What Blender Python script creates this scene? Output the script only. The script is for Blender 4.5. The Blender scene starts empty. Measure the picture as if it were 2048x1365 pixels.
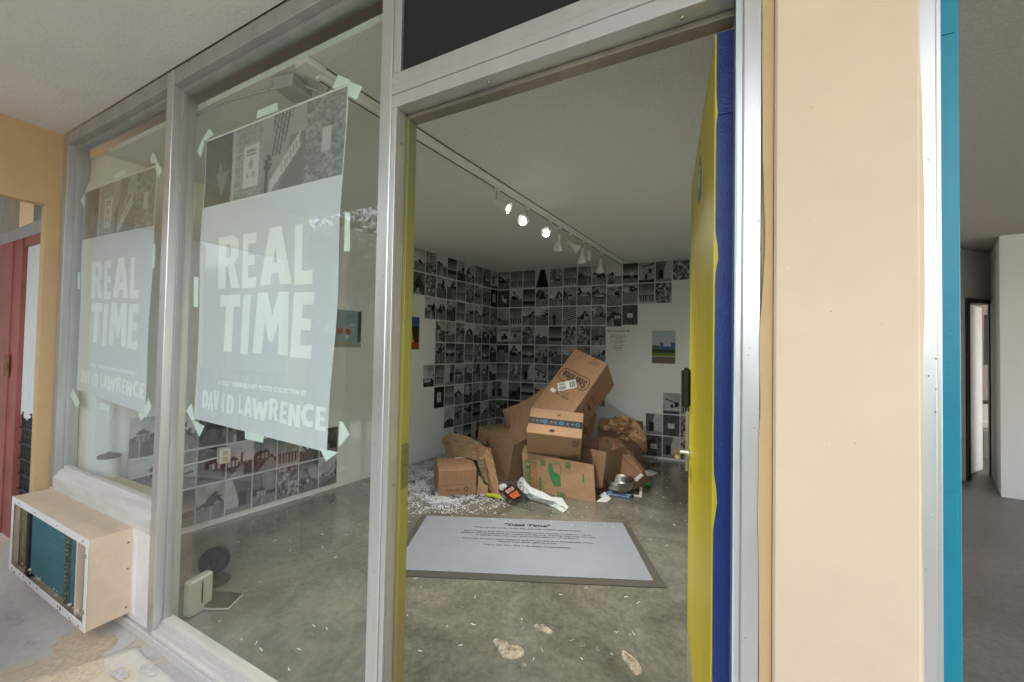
import bpy, math, random
import numpy as np
from mathutils import Vector, Matrix
random.seed(7); RNG = np.random.default_rng(7)
S = bpy.context.scene
COL = S.collection
# ------------------------------------------------------------------ camera
FPX, YAW, PIT, ROL = 761.56, -0.45621, 0.0208, 0.01883
CAM = np.array([0.0, -0.9131, 1.3935])
cy_, sy_, cp_, sp_, cr_, sr_ = math.cos(YAW), math.sin(YAW), math.cos(PIT), math.sin(PIT), math.cos(ROL), math.sin(ROL)
FW = np.array([sy_*cp_, cy_*cp_, sp_]); _rt = np.array([cy_, -sy_, 0.0]); _up = np.cross(_rt, FW)
RT = cr_*_rt + sr_*_up; UP = -sr_*_rt + cr_*_up
cd = bpy.data.cameras.new('camera'); cam = bpy.data.objects.new('camera', cd); COL.objects.link(cam)
cd.sensor_width = 36.0; cd.lens = FPX*36/2048; cd.clip_start = 0.02; cd.clip_end = 500
cam.matrix_world = Matrix(((RT[0], UP[0], -FW[0], CAM[0]), (RT[1], UP[1], -FW[1], CAM[1]), (RT[2], UP[2], -FW[2], CAM[2]), (0, 0, 0, 1)))
S.camera = cam
# ------------------------------------------------------------------ world, sun, exposure
SUN_EL, SUN_AZ = math.radians(52), math.radians(25)          # sun stands behind the building, over the roof
w = bpy.data.worlds.new('World'); S.world = w; w.use_nodes = True
nt = w.node_tree; nt.nodes.clear()
sky = nt.nodes.new('ShaderNodeTexSky'); sky.sky_type = 'NISHITA'; sky.sun_disc = False
sky.sun_elevation = SUN_EL; sky.sun_rotation = SUN_AZ; sky.dust_density = 3.0; sky.air_density = 1.0
bg = nt.nodes.new('ShaderNodeBackground'); bg.inputs[1].default_value = 0.15
wo = nt.nodes.new('ShaderNodeOutputWorld'); hs = nt.nodes.new('ShaderNodeHueSaturation'); hs.inputs['Saturation'].default_value = .30; nt.links.new(sky.outputs[0], hs.inputs['Color']); nt.links.new(hs.outputs[0], bg.inputs[0]); nt.links.new(bg.outputs[0], wo.inputs[0])
sl = bpy.data.lights.new('sun', 'SUN'); sl.energy = 2.0; sl.angle = math.radians(2); sl.color = (1, .95, .88)
so = bpy.data.objects.new('sun', sl); COL.objects.link(so)
sd = Vector((math.sin(SUN_AZ)*math.cos(SUN_EL), math.cos(SUN_AZ)*math.cos(SUN_EL), math.sin(SUN_EL)))
so.rotation_euler = sd.to_track_quat('Z', 'Y').to_euler(); so.location = (0, 0, 12)
S.view_settings.view_transform = 'Standard'; S.view_settings.look = 'None'; S.view_settings.gamma = 1
S.view_settings.use_curve_mapping = False; S.view_settings.exposure = 3.0
try:
    S.cycles.use_denoising = True; S.cycles.max_bounces = 12; S.cycles.diffuse_bounces = 6; S.cycles.glossy_bounces = 4
    S.cycles.transparent_max_bounces = 16; S.cycles.caustics_reflective = False; S.cycles.caustics_refractive = False
    S.cycles.sample_clamp_indirect = 6
except Exception: pass

# ------------------------------------------------------------------ geometry from survey points: points on known real planes
def ray(x, y): return FW + (x-1024)/FPX*RT - (y-682.5)/FPX*UP
def onX(x, y, v): d = ray(x, y); return CAM + d*((v-CAM[0])/d[0])
def onY(x, y, v=0.0): d = ray(x, y); return CAM + d*((v-CAM[1])/d[1])
def onZ(x, y, v=0.0): d = ray(x, y); return CAM + d*((v-CAM[2])/d[2])
COR = np.array([-2.817, 4.301]); LD = np.array([-0.14283, -0.98975]); BD = np.array([0.99869, 0.05111])
CEIL = 2.589; ROWH = 0.282
# ------------------------------------------------------------------ materials
def hexc(r, g, b): return (r, g, b, 1)
MATS = {}
def mat(name, col=(.5, .5, .5), rough=.6, metal=0.0, noise=0.0, scale=5.0, bump=0.0, bscale=60.0, col2=None, spec=.5, stretch=(1, 1, 1), coat=0.0, emit=None, estr=0.0, attr=False, detail=6.0, rvar=0.0, trans=0.0):
    m = bpy.data.materials.new(name); m.use_nodes = True; n = m.node_tree.nodes; l = m.node_tree.links
    p = n['Principled BSDF']; p.inputs['Roughness'].default_value = rough; p.inputs['Metallic'].default_value = metal
    p.inputs['Base Color'].default_value = (*col, 1); p.inputs['Specular IOR Level'].default_value = spec
    p.inputs['Coat Weight'].default_value = coat; p.inputs['Transmission Weight'].default_value = trans
    tc = n.new('ShaderNodeTexCoord'); mp = n.new('ShaderNodeMapping'); mp.inputs['Scale'].default_value = stretch
    l.new(tc.outputs['Object'], mp.inputs[0])
    if attr:
        a = n.new('ShaderNodeVertexColor'); a.layer_name = 'Col'; l.new(a.outputs[0], p.inputs['Base Color'])
    elif noise > 0 or col2:
        t = n.new('ShaderNodeTexNoise'); t.inputs['Scale'].default_value = scale; t.inputs['Detail'].default_value = detail; t.inputs['Roughness'].default_value = .6
        l.new(mp.outputs[0], t.inputs[0])
        r = n.new('ShaderNodeValToRGB'); l.new(t.outputs[0], r.inputs[0])
        c2 = col2 or tuple(c*(1-noise) for c in col); c1 = col if col2 else tuple(min(1, c*(1+noise*.6)) for c in col)
        r.color_ramp.elements[0].position = .34; r.color_ramp.elements[0].color = (*c2, 1)
        r.color_ramp.elements[1].position = .66; r.color_ramp.elements[1].color = (*c1, 1)
        l.new(r.outputs[0], p.inputs['Base Color'])
        if rvar:
            mr = n.new('ShaderNodeMapRange'); mr.inputs[3].default_value = rough-rvar; mr.inputs[4].default_value = rough+rvar
            l.new(t.outputs[0], mr.inputs[0]); l.new(mr.outputs[0], p.inputs['Roughness'])
    if bump > 0:
        t2 = n.new('ShaderNodeTexNoise'); t2.inputs['Scale'].default_value = bscale; t2.inputs['Detail'].default_value = 4
        l.new(mp.outputs[0], t2.inputs[0]); b = n.new('ShaderNodeBump'); b.inputs['Strength'].default_value = bump; b.inputs['Distance'].default_value = .01
        l.new(t2.outputs[0], b.inputs['Height']); l.new(b.outputs[0], p.inputs['Normal'])
    if emit:
        p.inputs['Emission Color'].default_value = (*emit, 1); p.inputs['Emission Strength'].default_value = estr
    MATS[name] = m; return m
def nodes_of(m): return m.node_tree.nodes, m.node_tree.links, m.node_tree.nodes['Principled BSDF']

M_alu = mat('brushed_aluminium', (.66, .66, .65), .36, .8, noise=.05, scale=3, bump=.02, bscale=90, stretch=(6, 6, .6), rvar=.12)
M_alu2 = mat('weathered_aluminium', (.46, .455, .45), .5, .55, noise=.12, scale=4, bump=.04, bscale=70, stretch=(4, 4, .8), rvar=.1)
M_sill = mat('chalky_sill_paint', (.66, .62, .58), .6, 0.0, noise=.12, scale=5, bump=.06, bscale=50, stretch=(.6, 4, 4))
M_white_paint = mat('white_painted_panel', (.80, .78, .76), .45, 0, noise=.06, scale=6, bump=.05)
M_cream = mat('cream_enamel', (.68, .54, .40), .5, 0, noise=.10, scale=7, bump=.04, bscale=120)
M_stucco = mat('tan_stucco', (.76, .60, .43), .8, 0, noise=.09, scale=1.6, bump=.10, bscale=30)
M_stucco2 = mat('tan_stucco_smooth', (.60, .41, .21), .75, 0, noise=.06, scale=4, bump=.25, bscale=80)
M_soffit = mat('soffit_plaster', (.80, .77, .74), .9, 0, noise=.05, scale=3, bump=.4, bscale=60)
M_ceil = mat('popcorn_ceiling', (.80, .82, .78), .95, 0, noise=.10, scale=90, bump=1.0, bscale=120, detail=3)
M_wall = mat('white_wall_paint', (.80, .82, .79), .7, 0, noise=.03, scale=2, bump=.12, bscale=50)
M_yellow = mat('yellow_door_paint', (.66, .54, .008), .42, 0, noise=.09, scale=3, bump=.16, bscale=26, stretch=(9, 9, .7))
M_yedge = mat('yellow_paint_edge', (.72, .60, .02), .4)
M_blue = mat('blue_door_paint', (.010, .045, .27), .34, 0, noise=.18, scale=6, bump=.22, bscale=200)
M_teal = mat('teal_door_paint', (.0, .24, .34), .4, 0, noise=.06, scale=5, bump=.06, bscale=220)
M_olive = mat('olive_jamb_paint', (.28, .26, .03), .45, 0, noise=.25, scale=5, col2=(.33, .32, .10), bump=.08)
_n, _l, _p = nodes_of(M_olive); _tc = _n.new('ShaderNodeNewGeometry'); _sx = _n.new('ShaderNodeSeparateXYZ'); _l.new(_tc.outputs['Position'], _sx.inputs[0])
_ns = _n.new('ShaderNodeTexNoise'); _ns.inputs['Scale'].default_value = 6; _ad = _n.new('ShaderNodeMath'); _ad.operation = 'MULTIPLY_ADD'; _ad.inputs[1].default_value = .5; _l.new(_ns.outputs[0], _ad.inputs[0]); _l.new(_sx.outputs[2], _ad.inputs[2])
_mr = _n.new('ShaderNodeMapRange'); _mr.inputs[1].default_value = 0; _mr.inputs[2].default_value = 2.6; _l.new(_ad.outputs[0], _mr.inputs[0]); _rp = _n.new('ShaderNodeValToRGB'); _l.new(_mr.outputs[0], _rp.inputs[0])
for _k, _c in ((.0, (.20, .15, .08)), (.22, (.22, .18, .07)), (.34, (.25, .225, .05)), (.62, (.27, .25, .045)), (.78, (.20, .19, .05)), (1, (.16, .155, .09))):
    _e = _rp.color_ramp.elements.new(_k) if _k not in (0, 1) else _rp.color_ramp.elements[0 if _k == 0 else -1]; _e.color = (*_c, 1)
_l.new(_rp.outputs[0], _p.inputs['Base Color'])
M_jamb = mat('dirty_jamb_metal', (.40, .38, .33), .5, .35, noise=.2, scale=4, bump=.08)
M_dark = mat('dark_panel', (.013, .013, .013), .85, 0, bump=.15, bscale=200)
M_black = mat('black_plastic', (.015, .016, .018), .4)
M_kraft = mat('kraft_cardboard', (.42, .255, .14), .85, 0, noise=.10, scale=6, bump=.08, bscale=120, stretch=(1, 1, 5))
M_kraft2 = mat('kraft_cardboard_reddish', (.37, .21, .115), .85, 0, noise=.12, scale=5, bump=.08, bscale=120, stretch=(5, 1, 1))
M_kraft3 = mat('old_cardboard_olive', (.36, .25, .13), .9, 0, noise=.16, scale=7, bump=.15, bscale=90)
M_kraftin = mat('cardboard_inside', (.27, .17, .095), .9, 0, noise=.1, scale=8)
M_kpaper = mat('kraft_wrapping_paper', (.46, .29, .155), .8, 0, noise=.15, scale=12, bump=.35, bscale=60)
M_paper = mat('white_paper', (.78, .78, .77), .7)
M_print = mat('printed_photo', rough=.45, attr=True)
M_print.node_tree.nodes['Principled BSDF'].inputs['Specular IOR Level'].default_value = .12
M_ink = mat('black_ink', (.03, .028, .025), .7)
M_inkbrown = mat('brown_black_ink', (.06, .035, .02), .8)
M_green = mat('green_ink', (.05, .22, .07), .8)
M_orange = mat('orange_ink', (.62, .13, .03), .8)
M_tapeg = mat('pale_green_tape', (.76, .86, .80), .6, bump=.2, bscale=80)
M_poster = mat('poster_grey_print', (.70, .71, .76), .75, 0, noise=.03, scale=2)
M_letter = mat('poster_white_letter', (.96, .97, 1.0), .75, 0, noise=.03, scale=4)
M_track = mat('track_enamel', (.80, .80, .77), .4)
M_beigep = mat('beige_plastic', (.40, .38, .31), .5)
M_dullbrass = mat('dull_olive_brass', (.20, .18, .06), .5, .5)
M_white_plastic = mat('white_plastic', (.72, .72, .69), .4)
M_steel = mat('stainless_steel', (.42, .40, .36), .36, 1.0, noise=.08, scale=8, stretch=(1, 1, 6), rvar=.08)
M_brass = mat('brass', (.65, .52, .22), .25, 1.0)
M_chrome = mat('chrome', (.7, .7, .7), .2, 1.0)
M_lampglass = mat('frosted_bulb', (.75, .75, .72), .5)
M_lit = mat('lit_lamp_face', (1, 1, 1), .5, emit=(1, .93, .80), estr=3)
M_red = mat('faded_red_paint', (.36, .10, .08), .5, 0, noise=.25, scale=3, bump=.1)
M_curtain = mat('white_curtain', (.66, .68, .68), .9)
M_coil = mat('teal_condenser_fins', (.05, .19, .23), .55, .1, noise=.30, scale=9, bump=.5, bscale=70, stretch=(.4, 1, 14), col2=(.09, .24, .27))
M_rust = mat('rust', (.28, .12, .05), .9, noise=.4, scale=30)
M_dirt = mat('dusty_recess', (.20, .17, .10), .95, noise=.35, scale=30, bump=.4)
M_bowl = M_steel
M_bag = mat('white_bag_film', (.70, .74, .72), .45, bump=.1, bscale=30)
M_leaf = mat('leaves', (.03, .055, .018), .6, noise=.5, scale=1.5, col2=(.055, .085, .025))
M_trunk = mat('bark', (.14, .10, .07), .9, noise=.3, scale=6, bump=.5)
M_rail = mat('dark_rail_paint', (.05, .045, .04), .5)
M_rub = mat('exposed_aggregate', (.56, .48, .37), .95, 0, noise=.42, scale=70, bump=1.0, bscale=90)
M_lam = mat('grey_laminate', (.10, .093, .075), .3, noise=.1, scale=4)
M_mat = mat('vinyl_floor_print', (.29, .31, .345), .38, noise=.06, scale=3)
M_can = mat('green_can', (.02, .30, .04), .3, .3)
M_bluebox = mat('blue_carton', (.03, .12, .30), .5)
M_shred = mat('shredded_paper', (.74, .75, .78), .8)
M_ledge = mat('pale_yellow_ledge', (.52, .48, .30), .7, noise=.1)
M_brown = mat('brown_lid', (.10, .07, .06), .6)

# interior polished concrete
def concrete(name, stops, rough, scale, coat=0, bump=.1, crack=False, stain=None, fine=.32):
    m = bpy.data.materials.new(name); m.use_nodes = True; n, l, p = nodes_of(m)
    tc = n.new('ShaderNodeTexCoord')
    a = n.new('ShaderNodeTexNoise'); a.inputs['Scale'].default_value = scale; a.inputs['Detail'].default_value = 14; a.inputs['Roughness'].default_value = .70; a.inputs['Distortion'].default_value = .5
    l.new(tc.outputs['Object'], a.inputs[0]); r = n.new('ShaderNodeValToRGB'); l.new(a.outputs[0], r.inputs[0])
    while len(r.color_ramp.elements) < len(stops): r.color_ramp.elements.new(.5)
    for e, (q, c) in zip(r.color_ramp.elements, stops): e.position = q; e.color = (*c, 1)
    b = n.new('ShaderNodeTexNoise'); b.inputs['Scale'].default_value = 38; b.inputs['Detail'].default_value = 10; b.inputs['Roughness'].default_value = .75
    l.new(tc.outputs['Object'], b.inputs[0]); mr = n.new('ShaderNodeMapRange'); mr.inputs[1].default_value = .3; mr.inputs[2].default_value = .7; mr.inputs[3].default_value = 1-fine; mr.inputs[4].default_value = 1+fine
    l.new(b.outputs[0], mr.inputs[0]); mx = n.new('ShaderNodeMix'); mx.data_type = 'RGBA'; mx.blend_type = 'MULTIPLY'; mx.inputs[0].default_value = 1
    l.new(r.outputs[0], mx.inputs[6]); l.new(mr.outputs[0], mx.inputs[7]); out = mx.outputs[2]
    if stain:
        s = n.new('ShaderNodeTexNoise'); s.inputs['Scale'].default_value = stain[0]; s.inputs['Detail'].default_value = 5; l.new(tc.outputs['Object'], s.inputs[0])
        sr = n.new('ShaderNodeValToRGB'); sr.color_ramp.elements[0].position = stain[1]; sr.color_ramp.elements[1].position = stain[1]+.05
        sr.color_ramp.elements[0].color = (0, 0, 0, 1); sr.color_ramp.elements[1].color = (.8, .8, .8, 1); l.new(s.outputs[0], sr.inputs[0])
        m2 = n.new('ShaderNodeMix'); m2.data_type = 'RGBA'; l.new(sr.outputs[0], m2.inputs[0]); l.new(out, m2.inputs[6]); m2.inputs[7].default_value = (*stain[2], 1); out = m2.outputs[2]
    if crack:
        v = n.new('ShaderNodeTexVoronoi'); v.feature = 'DISTANCE_TO_EDGE'; v.inputs['Scale'].default_value = .55
        wn = n.new('ShaderNodeTexNoise'); wn.inputs['Scale'].default_value = 3; l.new(tc.outputs['Object'], wn.inputs[0])
        vm = n.new('ShaderNodeVectorMath'); vm.operation = 'MULTIPLY_ADD'; vm.inputs[1].default_value = (.5, .5, .5); l.new(wn.outputs['Color'], vm.inputs[0]); l.new(tc.outputs['Object'], vm.inputs[2]); l.new(vm.outputs[0], v.inputs['Vector'])
        cr = n.new('ShaderNodeValToRGB'); cr.color_ramp.elements[0].position = .0; cr.color_ramp.elements[1].position = .0035; cr.color_ramp.elements[0].color = (.78, .74, .70, 1); cr.color_ramp.elements[1].color = (1, 1, 1, 1)
        l.new(v.outputs[0], cr.inputs[0]); m3 = n.new('ShaderNodeMix'); m3.data_type = 'RGBA'; m3.blend_type = 'MULTIPLY'; m3.inputs[0].default_value = 1; l.new(out, m3.inputs[6]); l.new(cr.outputs[0], m3.inputs[7]); out = m3.outputs[2]
    l.new(out, p.inputs['Base Color'])
    rr = n.new('ShaderNodeMapRange'); rr.inputs[3].default_value = rough*.6; rr.inputs[4].default_value = rough*1.5; l.new(a.outputs[0], rr.inputs[0]); l.new(rr.outputs[0], p.inputs['Roughness'])
    p.inputs['Coat Weight'].default_value = coat; p.inputs['Coat Roughness'].default_value = .15
    bp = n.new('ShaderNodeBump'); bp.inputs['Strength'].default_value = bump; bp.inputs['Distance'].default_value = .01; l.new(b.outputs[0], bp.inputs['Height']); l.new(bp.outputs[0], p.inputs['Normal'])
    return m
M_floor = concrete('polished_concrete', [(.28, (.085, .080, .060)), (.44, (.135, .13, .10)), (.56, (.19, .182, .142)), (.74, (.28, .248, .185))], .20, 2.2, coat=.8, bump=.05, crack=True)
M_walk = concrete('walkway_concrete', [(.25, (.57, .54, .51)), (.5, (.63, .60, .565)), (.8, (.68, .64, .60))], .8, 1.4, bump=.2, crack=True, fine=.12, stain=(1.6, .60, (.66, .55, .40)))
M_ground = concrete('parking_asphalt', [(.3, (.20, .20, .19)), (.7, (.30, .29, .27))], .9, .8, bump=.3)
M_floor2 = concrete('next_room_concrete', [(.3, (.11, .105, .09)), (.7, (.20, .19, .165))], .4, 1.5, bump=.05)

def glass_mat(name, tint, r0=.026):
    m = bpy.data.materials.new(name); m.use_nodes = True; n = m.node_tree.nodes; l = m.node_tree.links; n.clear()
    o = n.new('ShaderNodeOutputMaterial'); t = n.new('ShaderNodeBsdfTransparent'); t.inputs[0].default_value = (*tint, 1)
    g = n.new('ShaderNodeBsdfGlossy'); g.inputs['Roughness'].default_value = .0; g.inputs[0].default_value = (1, 1, 1, 1)
    lw = n.new('ShaderNodeLayerWeight'); lw.inputs[0].default_value = .5
    pw = n.new('ShaderNodeMath'); pw.operation = 'POWER'; pw.inputs[1].default_value = 5.5; l.new(lw.outputs['Facing'], pw.inputs[0])
    ma = n.new('ShaderNodeMath'); ma.operation = 'MULTIPLY_ADD'; ma.inputs[1].default_value = 1-r0; ma.inputs[2].default_value = r0; l.new(pw.outputs[0], ma.inputs[0])
    mx = n.new('ShaderNodeMixShader'); l.new(ma.outputs[0], mx.inputs[0]); l.new(t.outputs[0], mx.inputs[1]); l.new(g.outputs[0], mx.inputs[2])
    # dust film
    d = n.new('ShaderNodeBsdfDiffuse'); d.inputs[0].default_value = (.55, .6, .56, 1)
    m2 = n.new('ShaderNodeMixShader'); m2.inputs[0].default_value = .008; l.new(mx.outputs[0], m2.inputs[1]); l.new(d.outputs[0], m2.inputs[2]); l.new(m2.outputs[0], o.inputs[0])
    return m
M_glass = glass_mat('window_glass', (.962, .984, .965))
M_clear = glass_mat('clear_film', (.97, .98, .97), .08)

# ------------------------------------------------------------------ builders
def setp(o, label=None, cat=None, group=None, kind=None):
    if label: o['label'] = label
    if cat: o['category'] = cat
    if group: o['group'] = group
    if kind: o['kind'] = kind
    return o
def empty(name, loc=(0, 0, 0), label=None, cat=None, group=None, kind=None):
    o = bpy.data.objects.new(name, None); COL.objects.link(o); o.location = [float(c) for c in loc]; o.empty_display_size = .1
    return setp(o, label, cat, group, kind)
class MB:
    """collects world-space geometry for one mesh"""
    def __init__(s): s.v = []; s.f = []; s.mi = []
    def add(s, vs, fs, mi=0):
        b = len(s.v); s.v += [tuple(float(c) for c in v) for v in vs]; s.f += [tuple(b+i for i in f) for f in fs]; s.mi += [mi]*len(fs); return s
    def box(s, x0, x1, y0, y1, z0, z1, mi=0, ch=0.0):
        if ch <= 0:
            vs = [(x, y, z) for x in (x0, x1) for y in (y0, y1) for z in (z0, z1)]
            fs = [(0, 1, 3, 2), (4, 6, 7, 5), (0, 4, 5, 1), (2, 3, 7, 6), (0, 2, 6, 4), (1, 5, 7, 3)]
            return s.add(vs, fs, mi)
        return s.obox((x0+x1)/2, (y0+y1)/2, (z0+z1)/2, np.eye(3), (x1-x0, y1-y0, z1-z0), mi, ch)
    def obox(s, cx, cy, cz, R, d, mi=0, ch=0.0):
        d = [abs(c)/2 for c in d]; ch = min(ch, *(c*.45 for c in d))
        R = np.array(R); C0 = np.array([cx, cy, cz])
        if ch <= 0:
            vs = [C0+R@np.array([a*d[0], b*d[1], c*d[2]]) for a in (-1, 1) for b in (-1, 1) for c in (-1, 1)]
            return s.add(vs, [(0, 1, 3, 2), (4, 6, 7, 5), (0, 4, 5, 1), (2, 3, 7, 6), (0, 2, 6, 4), (1, 5, 7, 3)], mi)
        bmv = []; idx = {}
        for a in (-1, 1):
            for b in (-1, 1):
                for c in (-1, 1):
                    for k in range(3):
                        q = [a*d[0], b*d[1], c*d[2]]
                        for j in range(3):
                            if j != k: q[j] -= (a, b, c)[j]*ch
                        idx[(a, b, c, k)] = len(bmv); bmv.append(C0+R@np.array(q))
        fs = []
        def quad(l): fs.append(tuple(idx[t] for t in l))
        for s_ in (-1, 1):
            o = [(-1, -1), (1, -1), (1, 1), (-1, 1)]
            if s_ < 0: o = o[::-1]
            quad([(s_, a, b, 0) for a, b in o]); quad([(b, s_, a, 1) for a, b in o]); quad([(a, b, s_, 2) for a, b in o])
        for a in (-1, 1):
            for b in (-1, 1):
                e = [(a, b, -1, 0), (a, b, -1, 1), (a, b, 1, 1), (a, b, 1, 0)]; fs.append(tuple(idx[t] for t in (e if a*b > 0 else e[::-1])))
                e = [(-1, a, b, 1), (-1, a, b, 2), (1, a, b, 2), (1, a, b, 1)]; fs.append(tuple(idx[t] for t in (e if a*b > 0 else e[::-1])))
                e = [(a, -1, b, 2), (a, -1, b, 0), (a, 1, b, 0), (a, 1, b, 2)]; fs.append(tuple(idx[t] for t in (e if a*b > 0 else e[::-1])))
                for c in (-1, 1):
                    t = [(a, b, c, 0), (a, b, c, 1), (a, b, c, 2)]; fs.append(tuple(idx[q] for q in (t if a*b*c > 0 else t[::-1])))
        return s.add(bmv, fs, mi)
    def panel(s, pts, th=.004, mi=0):
        pts = [np.array(p, float) for p in pts]; n = np.zeros(3)
        for i in range(len(pts)): n += np.cross(pts[i]-pts[0], pts[(i+1) % len(pts)]-pts[0])
        n /= np.linalg.norm(n)+1e-12; k = len(pts)
        vs = [p+n*th/2 for p in pts]+[p-n*th/2 for p in pts]
        fs = [tuple(range(k)), tuple(range(2*k-1, k-1, -1))]+[(i, i+k, (i+1) % k+k, (i+1) % k) for i in range(k)]
        return s.add(vs, fs, mi)
    def tube(s, pts, r, n=8, mi=0, cap=True):
        pts = [np.array(p, float) for p in pts]; rs = r if hasattr(r, '__len__') else [r]*len(pts)
        rings = []
        for i, p in enumerate(pts):
            t = pts[min(i+1, len(pts)-1)]-pts[max(i-1, 0)]; t /= np.linalg.norm(t)+1e-12
            a = np.cross(t, [0, 0, 1]); a = np.cross(t, [1, 0, 0]) if np.linalg.norm(a) < .05 else a; a /= np.linalg.norm(a); b = np.cross(t, a)
            rings.append([p+rs[i]*(math.cos(2*math.pi*k/n)*a+math.sin(2*math.pi*k/n)*b) for k in range(n)])
        vs = [v for rg in rings for v in rg]; fs = []
        for i in range(len(rings)-1):
            for k in range(n): fs.append((i*n+k, i*n+(k+1) % n, (i+1)*n+(k+1) % n, (i+1)*n+k))
        if cap: fs += [tuple(range(n))[::-1], tuple((len(rings)-1)*n+k for k in range(n))]
        return s.add(vs, fs, mi)
    def lathe(s, c, prof, n=24, mi=0, R=None):
        R = np.eye(3) if R is None else np.array(R); c = np.array(c, float); vs = []
        for r, z in prof:
            for k in range(n): vs.append(c+R@np.array([r*math.cos(2*math.pi*k/n), r*math.sin(2*math.pi*k/n), z]))
        fs = []
        for i in range(len(prof)-1):
            for k in range(n): fs.append((i*n+k, i*n+(k+1) % n, (i+1)*n+(k+1) % n, (i+1)*n+k))
        return s.add(vs, fs, mi)
    def build(s, name, mats, parent=None, smooth=False, label=None, cat=None, group=None, kind=None, origin=None, bevel=0):
        if not isinstance(mats, (list, tuple)): mats = [mats]
        me = bpy.data.meshes.new(name); o = bpy.data.objects.new(name, me); COL.objects.link(o)
        if parent is not None:
            q = parent; off = Vector((0, 0, 0)); Mx = None
            o.parent = parent
            # parents are never rotated before their parts are added
            while q is not None: off += q.location; q = q.parent
            origin = tuple(off); loc = (0, 0, 0)
        else:
            if origin is None:
                a = np.array(s.v); origin = (float((a[:, 0].min()+a[:, 0].max())/2), float((a[:, 1].min()+a[:, 1].max())/2), float(a[:, 2].min()))
            loc = origin
        a = np.array(s.v)-np.array(origin); me.from_pydata([tuple(v) for v in a], [], s.f)
        for m in mats: me.materials.append(m)
        if len(mats) > 1: me.polygons.foreach_set('material_index', s.mi)
        if smooth: me.polygons.foreach_set('use_smooth', [True]*len(me.polygons))
        me.update(); o.location = loc
        if bevel:
            b = o.modifiers.new('bevel', 'BEVEL'); b.width = bevel; b.segments = 2; b.limit_method = 'ANGLE'
        return setp(o, label, cat, group, kind)
def Rz(a): c, s = math.cos(a), math.sin(a); return np.array([[c, -s, 0], [s, c, 0], [0, 0, 1]])
def Rabc(a, b, c):
    ca, sa, cb, sb, cc, sc = math.cos(a), math.sin(a), math.cos(b), math.sin(b), math.cos(c), math.sin(c)
    return np.array([[cc, -sc, 0], [sc, cc, 0], [0, 0, 1]])@np.array([[cb, 0, sb], [0, 1, 0], [-sb, 0, cb]])@np.array([[1, 0, 0], [0, ca, -sa], [0, sa, ca]])
_tc = {}
def text_geo(body, bold=0.0):
    k = (body, bold)
    if k in _tc: return _tc[k]
    cu = bpy.data.curves.new('t', 'FONT'); cu.body = body; cu.size = 1; cu.offset = bold; cu.resolution_u = 2; cu.align_x = 'LEFT'
    ob = bpy.data.objects.new('t', cu); me = bpy.data.meshes.new_from_object(ob)
    v = np.array([tuple(q.co) for q in me.vertices]) if len(me.vertices) else np.zeros((1, 3)); f = [tuple(p.vertices) for p in me.polygons]
    bpy.data.objects.remove(ob); bpy.data.curves.remove(cu); bpy.data.meshes.remove(me)
    lo = v.min(0); v = v-lo; _tc[k] = (v, f); return _tc[k]
def text_on(mb, body, fn, w=None, h=None, bold=0.0, mi=0, align='c'):
    """fn(x,y) maps metres on the surface to a world point; x centred (or left) on 0, y from 0 up"""
    v, f = text_geo(body, bold); W, H = v[:, 0].max(), v[:, 1].max()
    sy = h/H if h else w/W; sx = w/W if w else sy
    x0 = -W*sx/2 if align == 'c' else 0
    return mb.add([fn(x0+p[0]*sx, p[1]*sy) for p in v], f, mi)
def poly_on(mb, outlines, fn, mi=0):
    """outlines of one flat mark with holes, filled by a 2D curve"""
    cu = bpy.data.curves.new('p', 'CURVE'); cu.dimensions = '2D'; cu.fill_mode = 'BOTH'
    for ol in outlines:
        sp = cu.splines.new('POLY'); sp.points.add(len(ol)-1); sp.use_cyclic_u = True
        for i, (x, y) in enumerate(ol): sp.points[i].co = (x, y, 0, 1)
    ob = bpy.data.objects.new('p', cu); me = bpy.data.meshes.new_from_object(ob)
    vs = [tuple(q.co) for q in me.vertices]; fs = [tuple(p.vertices) for p in me.polygons]
    bpy.data.objects.remove(ob); bpy.data.curves.remove(cu); bpy.data.meshes.remove(me)
    return mb.add([fn(x, y) for x, y, z in vs], fs, mi)
def raster(name, us, vs_, colfn, mapfn, parent=None, mats=None, **k):
    """a sheet whose picture is carried by colour attributes; us, vs_ are grid lines 0..1"""
    nu, nv = len(us), len(vs_); mb = MB()
    pts = [mapfn(u, v) for v in vs_ for u in us]
    fs = [(j*nu+i, (j+1)*nu+i, (j+1)*nu+i+1, j*nu+i+1) for j in range(nv-1) for i in range(nu-1)]
    mb.add(pts, fs); o = mb.build(name, mats or M_print, parent, **k)
    c = colfn(us, vs_); ca = o.data.color_attributes.new('Col', 'FLOAT_COLOR', 'POINT')
    a = np.ones((nv*nu, 4), np.float32)
    if c.ndim == 2: c = np.repeat(c[:, :, None], 3, 2)
    a[:, :3] = np.clip(c.reshape(-1, 3), 0, 1)
    ca.data.foreach_set('color', a.ravel()); return o
def vnoise(nx, ny, sx, sy, rng):
    g = rng.random((int(sy)+2, int(sx)+2)); X = np.linspace(0, sx*.999, nx); Y = np.linspace(0, sy*.999, ny)
    xi = X.astype(int); yi = Y.astype(int); fx = X-xi; fy = (Y-yi)[:, None]; fx = fx*fx*(3-2*fx); fy = fy*fy*(3-2*fy)
    a = g[np.ix_(yi, xi)]*(1-fx)+g[np.ix_(yi, xi+1)]*fx; b = g[np.ix_(yi+1, xi)]*(1-fx)+g[np.ix_(yi+1, xi+1)]*fx
    return a*(1-fy)+b*fy
M_wall2x = mat('pale_cross_wall', (.72, .72, .74), .8, 0, noise=.05, scale=2)
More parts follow.
